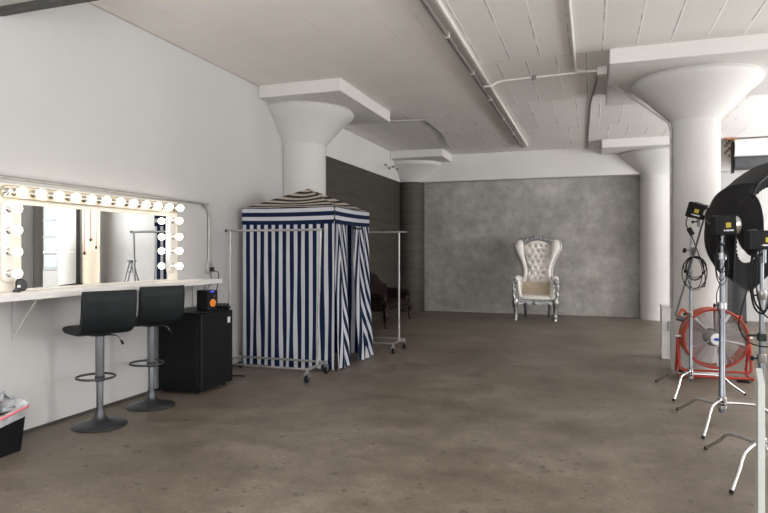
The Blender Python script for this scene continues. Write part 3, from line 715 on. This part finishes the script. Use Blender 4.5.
# ------------------------------------------------------------------ ivory throne chair
t = thing('throne_chair', 'ivory tufted high-back throne chair with silver carved frame', 'armchair', (-1.155, 13.78, 0), rad(1))
yb = lambda z: .22 + .13 * (z - .5)
wtab = [(.5, .29), (.85, .255), (1.02, .21), (1.3, .245), (1.55, .30), (1.75, .27)]
btn = []
for z, n_ in ((1.60, 4), (1.485, 3), (1.365, 4), (1.24, 3), (1.115, 4), (.99, 3), (.88, 2)):
    for k in range(n_): btn.append(((k - (n_ - 1) / 2) * .125, z))
def bfn(u, v):
    z = .48 + v * 1.24; w = lerp_tab(wtab, z); x = (2 * u - 1) * w
    if z > 1.55: z = z - .10 * ((2 * u - 1) ** 2) * (z - 1.55) / .17
    d = 0.
    for bx_, bz in btn:
        q = ((x - bx_) ** 2 + (z - bz) ** 2); d += math.exp(-q / .0020)
    y = yb(z) - .075 * (1 - abs(2 * u - 1) ** 3) + .05 * min(1.1, d)
    return Vector((x, y, z))
bo = MB().grid(bfn, 60, 110).build('backrest', 'ivory', t, ang=80)
bb = MB()
for bx_, bz in btn:
    w = lerp_tab(wtab, bz)
    if abs(bx_) < w * .92: bb.ball((bx_, yb(bz) - .075 * (1 - abs(bx_ / w) ** 3) + .042, bz), (.013, .009, .013), 8, 6)
bb.build('button', flat('button_shade', (.38, .34, .30), .5), bo)
for sx in (-1, 1):
    path = [(.30, yb(.72) - .09, .72), (.25, yb(1.0) - .10, 1.0), (.285, yb(1.2) - .11, 1.2), (.35, yb(1.4) - .11, 1.4), (.395, yb(1.55) - .09, 1.55), (.385, yb(1.65) - .05, 1.65), (.32, yb(1.7) - .02, 1.69)]
    sp_ = smooth_path([(sx * x, y, z) for x, y, z in path], 6)
    rr = [lerp_tab([(0, .045), (.35, .05), (.7, .10), (.85, .095), (1, .05)], i / (len(sp_) - 1)) for i in range(len(sp_))]
    MB().tube(sp_, rr, 16).build('wing', 'ivory', t, ang=80)
    fp = smooth_path([(sx * x, yb(z) + dy, z) for x, z, dy in ((.36, .55, .02), (.34, .80, .02), (.31, 1.0, .0), (.35, 1.2, 0), (.44, 1.40, .0), (.51, 1.56, .0), (.495, 1.67, .0), (.42, 1.74, .0), (.35, 1.72, -.01))], 5)
    MB().tube(fp, .020, 8).build('side_frame', 'silver', t)
# carved crest
c = MB()
arch = lambda s: Vector((s * .36, yb(1.72) - .05, 1.67 + .135 * math.cos(s * PI / 2) + .018 * math.cos(s * PI * 3)))
c.tube([arch(-1 + k / 14) for k in range(29)], .038, 8)
c.tube([arch(-1 + k / 14) + Vector((0, -.02, -.055)) for k in range(29)], .017, 8)
for k in range(-6, 7):
    s_ = k / 6.3; p = arch(s_); R = Matrix.Rotation(-s_ * .9 + (.5 if k % 2 else -.5), 3, 'Y')
    c.ball(p + Vector((0, -.025, .012 * (k % 2))), (.022, .024, .056), 8, 6, R)
    c.ball(p + Vector((.02, -.03, -.03)), (.022, .016, .022), 8, 6)
for sx in (-1, 1):
    for q in range(2):
        cc = arch(sx * (.28 + .42 * q)) + Vector((0, -.035, -.01)); sp_ = []
        for k in range(18):
            a = k / 17 * 2.6 * PI; r = .055 * (1 - k / 22); sp_.append(cc + Vector((sx * r * math.cos(a), 0, r * math.sin(a))))
        c.tube(sp_, .011, 6)
for k in range(7):
    a = (k - 3) * .38; c.ball(Vector((math.sin(a) * .05, yb(1.8) - .07, 1.765 + math.cos(a) * .05)), (.011, .016, .035), 8, 6, Matrix.Rotation(a, 3, 'Y'))
c.build('crest', 'silver', t, ang=60)
MB().sbox((0, -.09, .455), (.355, .33, .085), .4).build('seat', 'ivory', t)
MB().grid(lambda u, v: Vector(((2 * u - 1) * .33, yb(.5) - .10 - .03 * math.sin(PI * u), .50 + v * .30)), 10, 6).build('lumbar_panel', 'ivorydk', t)  # lower back panel in a darker ivory than the rest
ap = MB()
poly = [(-.42, .47), (-.42, .40)] + [(-.42 + .84 * k / 40, .385 - .03 * abs(math.sin(k / 40 * PI * 4)) - .035 * math.exp(-((k - 20) / 5) ** 2)) for k in range(1, 40)] + [(.42, .40), (.42, .47)]
ap.prism(poly[::-1], (-.435, -.39), 'y')
for k in range(-8, 9): ap.ball((k * .048, -.437, .415 + .012 * (k % 2)), (.024, .016, .018), 8, 6, Matrix.Rotation(.6 * (1 if k % 2 else -1), 3, 'Y'))
ap.ball((0, -.445, .375), (.06, .02, .035)); ap.tube([(-.42, -.44, .455), (.42, -.44, .455)], .014, 6)
ap.build('apron', 'silver', t, ang=60)
MB().box(-.40, -.37, -.39, .25, .38, .46).box(.37, .40, -.39, .25, .38, .46).build('side_rail', 'silver', t, smooth=False)
for sx in (-1, 1):
    X = sx * .41
    a = MB(); a.tube(smooth_path([(sx * .37, .24, .86), (sx * .385, .05, .875), (sx * .40, -.2, .885), (X, -.36, .865), (X, -.40, .82)], 5), [.065] * 6 + [.072] * 10 + [.07] * 4 + [.05], 14)
    a.tube(smooth_path([(X - sx * .035, -.34, .86), (X - sx * .055, -.36, .74), (X - sx * .075, -.365, .60), (X - sx * .10, -.36, .50)], 4), [.055, .05, .045, .045, .04, .04, .04, .04, .04, .04, .04, .04, .035], 12)
    a.box(min(X - sx * .02, X - sx * .10), max(X - sx * .02, X - sx * .10), -.34, .25, .44, .84)
    ao = a.build('arm', 'ivory', t, ang=80)
    w = MB()
    cc = Vector((X + sx * .01, -.445, .83)); sp_ = []
    for k in range(26):
        an = k / 25 * 3.4 * PI - .4; r = .068 * (1 - k / 32); sp_.append(cc + Vector((sx * r * math.cos(an), 0, r * math.sin(an))))
    w.tube(sp_, .014, 6); w.ball(cc + Vector((0, -.01, 0)), (.022, .02, .022))
    w.tube(smooth_path([(X + sx * .03, -.43, .80), (X + sx * .055, -.43, .72), (X + sx * .02, -.43, .64), (X + sx * .045, -.43, .56), (X + sx * .02, -.43, .46)], 5), [.03, .032, .035, .035, .035, .034, .033, .032, .03, .028, .028, .03, .033, .036, .038, .038, .036, .034, .034, .036, .04], 8)
    for k in range(8): w.ball((X + sx * (.03 + .03 * math.sin(k * 2.1)), -.45, .50 + k * .042), (.022, .016, .026), 8, 6, Matrix.Rotation(k * .8, 3, 'Y'))
    w.build('arm_carving', 'silver', ao, ang=60)
    MB().tube(smooth_path([(X, -.42, .46), (X + sx * .015, -.43, .38), (X + sx * .005, -.42, .28), (X, -.41, .16), (X, -.41, .10), (X, -.41, .06), (X + sx * .003, -.415, .0)], 4),
              [.060, .064, .068, .068, .066, .062, .058, .053, .048, .044, .041, .039, .037, .036, .036, .039, .045, .050, .053, .050, .044, .041, .040, .040, .042], 12).build('front_leg', 'silver', t)
    MB().tube(smooth_path([(sx * .27, .22, .44), (sx * .262, .24, .25), (sx * .25, .29, 0)], 5), [.034] * 5 + [.03] * 6, 8).build('rear_leg', 'dksilver', t)  # rear legs in a darker silver than the front ones

# ------------------------------------------------------------------ red drum fan
FX, FY, FZ, FR = 1.34, 8.0, .485, .335
t = thing('drum_fan', 'large orange and red drum fan with wire grille beside the column', 'fan', (FX, FY, 0), rad(3))
RYm = Matrix.Rotation(PI / 2, 3, 'X')     # lathe z -> -y
n_ = 56
MB().lathe([(FR, .14), (FR + .008, .14), (FR + .008, -.12), (FR, -.12)], n_, (0, 0, FZ), RYm, closed=True).build('drum', 'orange', t)
MB().tube([(FR * math.cos(2 * PI * k / n_), -.145, FZ + FR * math.sin(2 * PI * k / n_)) for k in range(n_)], .013, 8, closed=True).build('front_rim', 'red', t)
MB().tube([(FR * math.cos(2 * PI * k / n_), .12, FZ + FR * math.sin(2 * PI * k / n_)) for k in range(n_)], .012, 8, closed=True).build('rear_rim', 'orange', t)
def grille(yc, sgn, name, dome):
    g = MB(); prof = lambda r: yc + sgn * dome * (1 - (r / FR) ** 2)
    for k in range(14):
        r = .07 + (FR - .075) * k / 13; g.tube([(r * math.cos(2 * PI * q / 48), prof(r), FZ + r * math.sin(2 * PI * q / 48)) for q in range(48)], .0016, 4, closed=True)
    for k in range(32):
        a = 2 * PI * k / 32; g.tube([(r * math.cos(a), prof(r), FZ + r * math.sin(a)) for r in (.06, .2, .3, FR - .005)], .0020, 4)
    return g.build(name, 'wire', t)
grille(-.145, -1, 'front_grille', .03); grille(.12, 1, 'rear_grille', .012)
hub = MB().lathe([(0, .0), (.062, .0), (.066, .008), (.06, .018), (0, .024)], 24, (0, -.172, FZ), RYm).build('hub_badge', 'badge', t)
MB().prism([(.038 * math.cos(2 * PI * k / 20), FZ + .017 * math.sin(2 * PI * k / 20)) for k in range(20)], (-.199, -.192), 'y').build('emblem', 'blue', hub)
MB().lathe([(.09, -.10), (.10, -.08), (.10, .03), (.05, .06)], 24, (0, 0, FZ), RYm).build('motor', 'gunmetal', t)
for k in range(5):
    a0 = rad(2 + 72 * k)
    def bl(u, v, a0=a0):
        r = .07 + .28 * u; w = .34 + .14 * u; a = a0 + (v - .5) * 2 * w * .62
        return Vector((r * math.cos(a), -.05 + (v - .5) * .10, FZ + r * math.sin(a)))
    MB().grid(bl, 8, 6).build('blade', 'alu', t, solid=.003)
# base frame of bent tube
for sx in (-1, 1):
    fr = MB()
    X = sx * (FR + .04)
    fr.tube(smooth_path([(sx * (FR - .02), -.10, .105), (X - sx * .015, -.10, .12), (X, -.09, .18), (X, .0, FZ - .02), (X, .06, .25), (X, .11, .10), (X, .09, .045), (X, -.02, .035), (X, -.14, .035), (X, -.15, .06)], 5), .017, 8)
    fr.build('side_frame', 'red', t)
    MB().cyl((sx * (FR - .0), 0, FZ), (sx * (FR + .075), 0, FZ), .022).build('pivot', 'steel', t)
MB().tube([(-FR - .04, -.12, .04), (FR + .04, -.12, .04)], .017, 8).build('front_tube', 'red', t)
MB().tube([(-FR + .02, -.10, .105), (FR - .02, -.10, .105)], .013, 8).build('rear_tube', 'red', t)
MB().lathe([(.015, -.02), (.06, -.02), (.065, -.01), (.065, .01), (.06, .02), (.015, .02)], 20, (-FR - .01, -.04, .066), RX, closed=True).build('wheel', 'rubber', t)
MB().box(FR - .12, FR + .0, -.16, -.12, 0, .03).build('foot_pad', 'rubber', t, smooth=False)
MB().tube(smooth_path([(-FR - .02, -.02, FZ + .25), (-FR - .05, -.02, FZ + .20), (-FR + .0, -.02, FZ + .32), (-FR + .07, -.02, FZ + .26)], 5), .014, 8).build('handle', 'orange', t)
MB().cyl((-FR - .06, -.03, FZ + .22), (-FR + .02, -.03, FZ + .20), .03).build('switch_box', 'gunmetal', t)
MB().box(FR * .72 - .02, FR * .72 + .04, -.12, -.06, FZ + FR * .70, FZ + FR * .70 + .035).build('clip', 'orange', t, smooth=False)

# ------------------------------------------------------------------ white plinth with junction box behind the column
tag(MB().box(.915, 1.22, 9.24, 9.46, 0, .72).box(.905, 1.23, 9.23, 9.47, .72, .745).build('white_plinth', 'white', None, smooth=False, bevel=.006), 'low white boxed pipe cover behind the big column', 'plinth')
t = thing('wall_socket', 'grey socket box with short conduit on the white plinth', 'socket', (1.03, 9.21, 0))
MB().box(-.045, .05, -.03, .02, .40, .53).build('box', 'greybox', t, smooth=False, bevel=.008)
MB().cyl((0, 0, .02), (0, 0, .40), .014).build('conduit', 'greybox', t)

# ------------------------------------------------------------------ light stands
def cstand(label, x, y, ztop, m='galv', r=.0175, angs=(-115, 5, 125), stage=(.9, 1.25)):
    t = thing('light_stand', label, 'light stand', (x, y, 0), group='chrome light stands')
    MB().lathe([(r * .9, .115), (r * 1.15, .12), (r * 1.15, .30), (r, .31), (r, stage[0])], 14).build('lower_tube', m, t)
    MB().lathe([(r * .8, stage[0] - .02), (r * .8, stage[1])], 14).build('middle_tube', m, t)
    MB().lathe([(r * .62, stage[1] - .02), (r * .62, ztop)], 14).build('upper_tube', m, t)
    for z in stage:
        c_ = MB().lathe([(r * 1.25, z - .05), (r * 1.45, z - .045), (r * 1.45, z + .005), (r * 1.1, z + .01)], 14).build('collar', 'steel', t)
        MB().cyl((0, 0, z - .02), (-.055, -.02, z - .02), .006).ball((-.06, -.022, z - .02), (.012, .012, .018), 8, 6).build('knob', 'black', c_)
    for k, a in enumerate(angs):
        a = rad(a); h = .225 - .025 * k; cx, cy = math.cos(a), math.sin(a)
        hb = MB().lathe([(r * 1.2, h - .025), (r * 1.55, h - .02), (r * 1.55, h + .02), (r * 1.2, h + .025)], 14)
        hb.tube(smooth_path([(cx * .02, cy * .02, h), (cx * .16, cy * .16, h), (cx * .28, cy * .28, h - .012), (cx * .335, cy * .335, h - .045), (cx * .38, cy * .38, h * .62 - .012), (cx * .515, cy * .515, .014)], 5), .0125, 10)
        lg = hb.build('leg', 'chrome', t)
        MB().tube([(cx * .507, cy * .507, .024), (cx * .518, cy * .518, .008)], .014, 10).build('rubber_foot', 'rubber', lg)
    return t
AX, AY = .985, 7.13
BX_, BY_ = 1.052, 5.87
CX, CY = 1.075, 4.68
cstand('slim chrome light stand holding the big black octabox, in front of the fan', AX, AY, 1.66, r=.016, stage=(.85, 1.30))
cstand('thick chrome light stand before the fan, holding the black dish', BX_, BY_, 1.62, r=.024, stage=(1.05, 1.47))
cstand('light stand partly hidden behind the white board', CX, CY, 1.52, r=.02, stage=(.80, 1.22), angs=(-121, 121, 0))
# grip arm on the first stand
pa0, pa1 = P(703.5, 220, 6.32), P(675.5, 316, 6.38)
t = thing('grip_arm', 'slanted dark grip arm clamped to the octabox stand', 'grip arm', pa1)
MB().tube([(0, 0, 0), pa0 - pa1], .010, 10).build('rod', 'gunmetal', t)
kz = (P(693, 250, 6.40) - pa1)
MB().obox(kz, (.05, .06, .09), Matrix.Rotation(.3, 3, 'X')).cyl(kz, kz + CV(-.13, -.01, -.02), .007).build('grip_head', 'steel', t, smooth=False, bevel=.008)
MB().obox(kz + CV(-.10, -.005, -.02), (.035, .03, .05), Matrix.Rotation(.3, 3, 'Y')).build('clamp_knob', 'black', t, smooth=False, bevel=.006)

# ------------------------------------------------------------------ strobe heads, octabox, dish
def frame_from(axis, up=Vector((0, 0, 1))):
    z = axis.normalized(); x = up.cross(z).normalized(); y = z.cross(x)
    return Matrix((x, y, z)).transposed()      # columns: x,y,z(axis)
def strobe(label, c, axis, size, ring=True, yrot=0.):
    R = frame_from(axis); w, h, L = size
    t = thing('strobe_head', label, 'studio flash', c, group='black studio flash heads')
    body = MB().obox(R @ Vector((0, 0, 0)), (w, h, L), R)
    for k in range(4): body.obox(R @ Vector((0, 0, -L / 2 + .02 + k * .018)), (w * 1.06, h * 1.06, .007), R)
    body.build('body', 'black', t, smooth=False, bevel=.008)
    side = -1
    MB().obox(R @ Vector((-w / 2, -.0, L * .10)), (.004, h * .26, L * .26), R).build('yellow_label', 'yellow', t, smooth=False)
    MB().obox(R @ Vector((-w / 2, -h * .28, L * .10)), (.004, h * .08, L * .5), R).build('white_lettering', 'sticker', t, smooth=False)
    if ring: MB().lathe([(w * .40, L / 2 - .01), (w * .50, L / 2), (w * .52, L / 2 + .02), (w * .42, L / 2 + .03)], 24, (0, 0, 0), R).build('speed_ring', 'chrome', t)
    MB().cyl((0, 0, -h / 2 - .09), (0, 0, -h / 2 + .01), .016).build('bracket', 'dkchrome', t)
    MB().cyl((0, 0, -h / 2 - .03), CV(-.07, -h / 2 - .04, -.03), .007).ball(CV(-.075, -h / 2 - .04, -.03), .016, 8, 6).build('knob', 'black', t)
    for k in (-1, 1): MB().obox(R @ Vector((k * w * .3, h * .5, -L * .35)), (.02, .014, .03), R).build('dial', 'gunmetal', t, smooth=False)
    return t
axA = CV(.60, -.30, -.79).normalized()
hA = P(698.5, 211, 6.43)
strobe('black flash head with yellow label mounted on the big octabox', hA, axA, (.15, .155, .18))
RA = 0.66
def softbox(label, name, c0, axis, R_, depth, nrib, m_d, r_d, lipmat, curve=1.0, rot=0.):
    Fm = frame_from(axis); t = thing(name, label, 'softbox', c0)
    def ringpt(k, s, sub=0.):
        a = 2 * PI * (k + sub) / nrib + rot; return a
    nv = 10; n6 = 6
    def surf(u, v):
        kk = u * nrib; k = int(math.floor(kk)) if u < 1 else nrib - 1; f = kk - k
        r = .07 + (R_ - .07) * (math.sin(v * PI / 2) ** .95 * .75 + v * .25); z = depth * (1 - math.cos(v * PI / 2)) * .55 + depth * .45 * v
        a0, a1 = 2 * PI * k / nrib + rot, 2 * PI * (k + 1) / nrib + rot
        p0 = Vector((math.cos(a0), math.sin(a0), 0)); p1 = Vector((math.cos(a1), math.sin(a1), 0))
        p = p0.lerp(p1, f) * r; return Fm @ Vector((p.x, p.y, z))
    MB().grid(surf, nrib * n6, nv).build('skin', 'boxskin', t, ang=20, solid=.004)
    for k in range(nrib):
        MB().tube([surf(k / nrib + 1e-6, q / 10) for q in range(11)], .005, 6).build('rib', 'gunmetal', t)
    pr = [surf(k / nrib + 1e-6, 1) for k in range(nrib)]
    MB().tube(pr, .010, 8, closed=True).build('rim', 'black', t)
    # recessed black mask with the white pleated silk in the middle
    zr = depth * .80
    def mask(u, v):
        kk = u * nrib; k = int(math.floor(kk)) if u < 1 else nrib - 1; f = kk - k
        a0, a1 = 2 * PI * k / nrib + rot, 2 * PI * (k + 1) / nrib + rot
        p = Vector((math.cos(a0), math.sin(a0), 0)).lerp(Vector((math.cos(a1), math.sin(a1), 0)), f) * (r_d + (R_ * .97 - r_d) * v)
        return Fm @ Vector((p.x, p.y, zr + (depth - zr) * v))
    MB().grid(mask, nrib * n6, 4).build('inner_lining', lipmat, t)
    def dif(u, v):
        a = 2 * PI * u; r = r_d * 1.03 * v; pl = .006 * math.sin(u * 2 * PI * 44) * v
        return Fm @ Vector((r * math.cos(a), r * math.sin(a), zr + .02 + .05 * (1 - v * v) + pl))
    MB().grid(dif, 264, 8).build('diffuser', m_d, t, ang=80)
    return t
M['boxskin'] = flat('octabox_fabric', (.010, .010, .011), .65, var=.2, spec=.3)
softbox('big black octabox softbox with white pleated centre', 'octabox', hA + axA * .13, axA, RA, .56, 8, 'diffuser', .37, 'blackmatte', rot=.12)
axB = CV(.97, .04, -.20).normalized()
hB = P(723.2, 225.5, 5.22)
strobe('black flash head with yellow label behind the smaller dish', hB, axB, (.15, .16, .16))
t = thing('beauty_dish', 'black round reflector dish seen from behind, in front of octabox', 'reflector', hB + axB * .10)
Fm = frame_from(axB)
MB().lathe([(.065, 0), (.075, .015), (.15, .035), (.225, .07), (.255, .105), (.265, .11), (.258, .115), (.218, .08), (.14, .045), (.06, .02)], 40, (0, 0, 0), Fm).build('bowl', 'boxskin', t)
MB().tube([Fm @ Vector((.262 * math.cos(2 * PI * k / 40), .262 * math.sin(2 * PI * k / 40), .111)) for k in range(40)], .008, 8, closed=True).build('rim', 'black', t)
MB().lathe([(.066, -.005), (.08, 0), (.08, .025), (.07, .03)], 28, (0, 0, 0), Fm).build('mount_ring', 'chrome', t)
MB().lathe([(0, .07), (.07, .07), (.07, .075), (0, .08)], 24, (0, 0, 0), Fm).build('centre_disc', 'badge', t)
hC = P(763.5, 240, 4.06)
strobe('black flash head on the stand at the frame edge', hC, CV(.98, .0, -.25).normalized(), (.12, .125, .20), ring=True)

# ------------------------------------------------------------------ cables on the stands
def coil(label, c, r, turns, nrm_h, seed):
    rr = random.Random(seed); c = Vector(c); pts = []
    ex = CV(1, 0, 0); ez = Vector((0, 0, 1)); en = CV(0, 0, -1)
    for k in range(turns * 18 + 1):
        a = k / 18 * 2 * PI; q = int(k / 18)
        rx = r * (.84 + .24 * math.sin(q * 2.4 + seed)); rz_ = r * nrm_h * (.90 + .22 * math.sin(q * 1.7 + 1 + seed))
        pts.append(ex * rx * math.sin(a) + ez * (-rz_ * .98 * (1 - math.cos(a)) + 0.015 * math.sin(q * 3)) + en * (.03 + .006 * (q % 3)))
    o = MB().tube(pts, .0042, 5).build('cable', 'rubber'); o.location = c
    return tag(o, label, 'cable', 'coiled cables hung on the stands')
coil('round coil of black cable hung on the octabox stand', P(693, 257, 6.38), .125, 6, 1.28, 1)
coil('long loop of black cable hung on the thick stand', P(719, 244, 5.15), .055, 5, 2.9, 4)
cable('power cord hanging from the octabox flash head to the coil', [hA + CV(-.10, -.01, 0), P(686, 224, 6.4), P(690, 231, 6.4), P(694, 242, 6.35), P(704, 270, 6.35), P(705, 285, 6.35), P(702, 287, 6.35)], .006)
tag(MB().obox((0, 0, 0), (.05, .035, .085), Matrix.Rotation(-.5, 3, 'Y')).build('inline_switch', 'black', None, smooth=False, bevel=.01), 'small black inline switch on the octabox power cord', 'switch').location = P(690.5, 231.5, 6.38)
cable('thin cord hanging beside the thick stand, in front of the column', [P(719.5, 285, 5.12), P(716.5, 295, 5.12), P(717.5, 308, 5.12), P(721, 318, 5.13)], .004)
cable('cable hanging in a deep loop to the clamp on the edge stand', [P(753, 246, 4.1), P(748, 285, 4.1), P(741, 312, 4.05), P(739, 326, 4.03), P(746, 340, 4.02), P(757, 345.5, 4.0), P(768, 347, 3.98)], .005)
cable('first black cable hanging from the edge flash head', [P(755, 249, 4.05), P(750, 272, 4.05), P(751.5, 296, 4.03), P(756, 310, 4.0), P(764, 313, 3.98), P(770, 300, 3.98)], .006)
cable('second black cable hanging from the edge flash head', [P(757, 249, 4.03), P(754, 268, 4.03), P(752.5, 290, 4.02), P(757, 306, 4.0), P(766, 310, 3.96), P(772, 290, 3.96)], .006)
cable('third thin cable hanging from the edge flash head', [P(760, 249, 4.02), P(756.5, 270, 4.02), P(757, 292, 4.0), P(762, 311, 3.97), P(768, 318, 3.96)], .005)
tag(MB().box(-.024, .024, -.03, .03, -.025, .025).cyl((-.03, -.01, .01), (-.09, -.02, .012), .008).build('stand_clamp', flat('dark_green_clamp', (.012, .018, .017), .5, spec=.3), None, smooth=False, bevel=.006), 'dark clamp on the stand at the frame edge', 'clamp').location = (CX, CY - .0, .92)

# ------------------------------------------------------------------ white board at the right edge, backdrop rolls, drape
t = thing('foam_board', 'white board standing on edge at the lower right', 'board', (.787, 3.43, 0), rad(78.5))
MB().box(0, .50, -.015, .015, 0, .84).build('board', 'foam', t, smooth=False, bevel=.003)
MB().box(.05, .40, -.06, .06, 0, .02).build('foot', 'foam', t, smooth=False, bevel=.004)
t = thing('backdrop_rolls', 'white and black backdrop rolls hung under the rear beam', 'backdrop roll', (2.74, 14.12, 0))
MB().cyl((0, 0, 3.59), (2.4, 0, 3.59), .185, n=32).build('white_roll', 'white', t)
MB().cyl((0, -.02, 3.27), (2.4, -.02, 3.27), .135, n=32).build('black_roll', 'darkgrey', t)
MB().box(-.03, .0, -.08, .10, 3.08, 3.72).build('end_bracket', 'black', t, smooth=False)
k_ = MB()
for q in range(7): k_.ball((-.08 - .035 * (q % 3), -.05, 3.74 - .05 * q), (.035, .03, .03), 8, 6)
k_.build('chain_hooks', flat('dark_chain', (.09, .06, .04), .6, .3, var=.5, scale=30), t)
MB().box(-.16, .05, -.10, .06, 3.765, 3.795).build('rusty_bracket', 'rust', t, smooth=False, bevel=.01)
tag(MB().grid(lambda u, v: Vector((2.67 + .31 * u + .04 * v * (u - .3), 14.25 + .10 * (1 - v) + .02 * math.sin(u * 7), 2.75 * (1 - v) + .003)), 16, 30).build('backdrop_panel', 'darkgrey', None, solid=.004), 'narrow dark grey paper panel leaning on the rear white wall', 'backdrop')

# ------------------------------------------------------------------ things the mirror shows: ladder, paper backdrop with red cords
t = thing('step_ladder', 'grey folding step ladder by the rear wall, reflected in the mirror', 'ladder', (3.52, 13.75, 0), rad(35))
for sx in (-1, 1):
    MB().tube([(sx * .22, -.30, 0), (sx * .15, 0, 1.22)], .022, 6).build('front_rail', 'ladder', t)
    MB().tube([(sx * .22, .30, 0), (sx * .15, .02, 1.18)], .018, 6).build('rear_rail', 'ladder', t)
for z in (.3, .6, .9): MB().box(-.21 + z * .05, .21 - z * .05, -.30 + z * .24 - .03, -.30 + z * .24 + .06, z - .015, z + .015).build('step', 'ladder', t, smooth=False)
MB().box(-.17, .17, -.08, .10, 1.19, 1.23).build('top_cap', 'ladder', t, smooth=False)
tag(MB().grid(lambda u, v: Vector((5.12 + .72 * u, 14.25 + .03 * math.sin(u * 8), 3.08 * (1 - v) + .005)), 16, 20).build('paper_backdrop', 'cream', None, solid=.003), 'cream paper backdrop hanging by the far column, reflected in the mirror', 'backdrop')
for k, (dx, z) in enumerate(((0, 1.62), (.22, 1.85), (.45, 1.45))):
    t = thing('pull_cord', ['red pull cord nearest the column, seen in the mirror', 'shortest red pull cord in the middle, seen in the mirror', 'longest red pull cord on the backdrop, seen in the mirror'][::-1][k], 'cord', (5.22 + dx, 14.2, 0), group='red pull cords')
    MB().cyl((0, 0, z), (0, 0, 3.08), .012, n=6).build('cord', 'redcord', t); MB().ball((0, 0, z - .03), (.03, .03, .05), 8, 6).build('weight', 'black', t)
tag(MB().grid(lambda u, v: Vector((5.85 + .12 * u, 14.2 + .04 * math.sin(u * 14), 3.08 * (1 - v) + .005)), 12, 10).build('grey_drape', 'gunmetal', None, solid=.004), 'narrow grey drape between the cream backdrop and far column', 'drape')

# ------------------------------------------------------------------ light
w = bpy.data.worlds.new('world'); S.world = w; w.use_nodes = True
bg = w.node_tree.nodes['Background']; bg.inputs[0].default_value = (.93, .97, 1, 1); bg.inputs[1].default_value = .62
def area(name, loc, rot, sx, sy, power, col=(.99, .992, 1)):
    l = bpy.data.lights.new(name, 'AREA'); l.shape = 'RECTANGLE'; l.size = sx; l.size_y = sy; l.energy = power; l.color = col
    o = bpy.data.objects.new(name, l); COL.objects.link(o); o.location = loc; o.rotation_euler = rot; return o
for h, pw in zip(rw, (30, 60, 330, 25)): area('window_daylight', (XR - .02, (h[0] + h[1]) / 2, 2.05), (0, PI / 2, 0), 2.3, h[1] - h[0], pw)
for h in fw: area('window_daylight', ((h[0] + h[1]) / 2, YF + .02, 2.05), (PI / 2, 0, 0), h[1] - h[0], 2.3, 90)
# unseen fill uplights, added to brighten the ceiling and the far end
area('fill_uplight', (6.6, 4.5, 1.46), (PI, 0, 0), 3.0, 7.0, 270)
area('fill_uplight', (6.2, 11.0, 1.46), (PI, 0, 0), 3.0, 4.0, 330)
area('fill_uplight', (0.3, -2.0, 1.46), (PI, 0, 0), 6.0, 4.0, 500)
S.view_settings.view_transform = 'Standard'
S.view_settings.look = 'None'
S.view_settings.exposure = 0.6
S.cycles.max_bounces = 10; S.cycles.diffuse_bounces = 6; S.cycles.glossy_bounces = 5
S.cycles.sample_clamp_indirect = 6
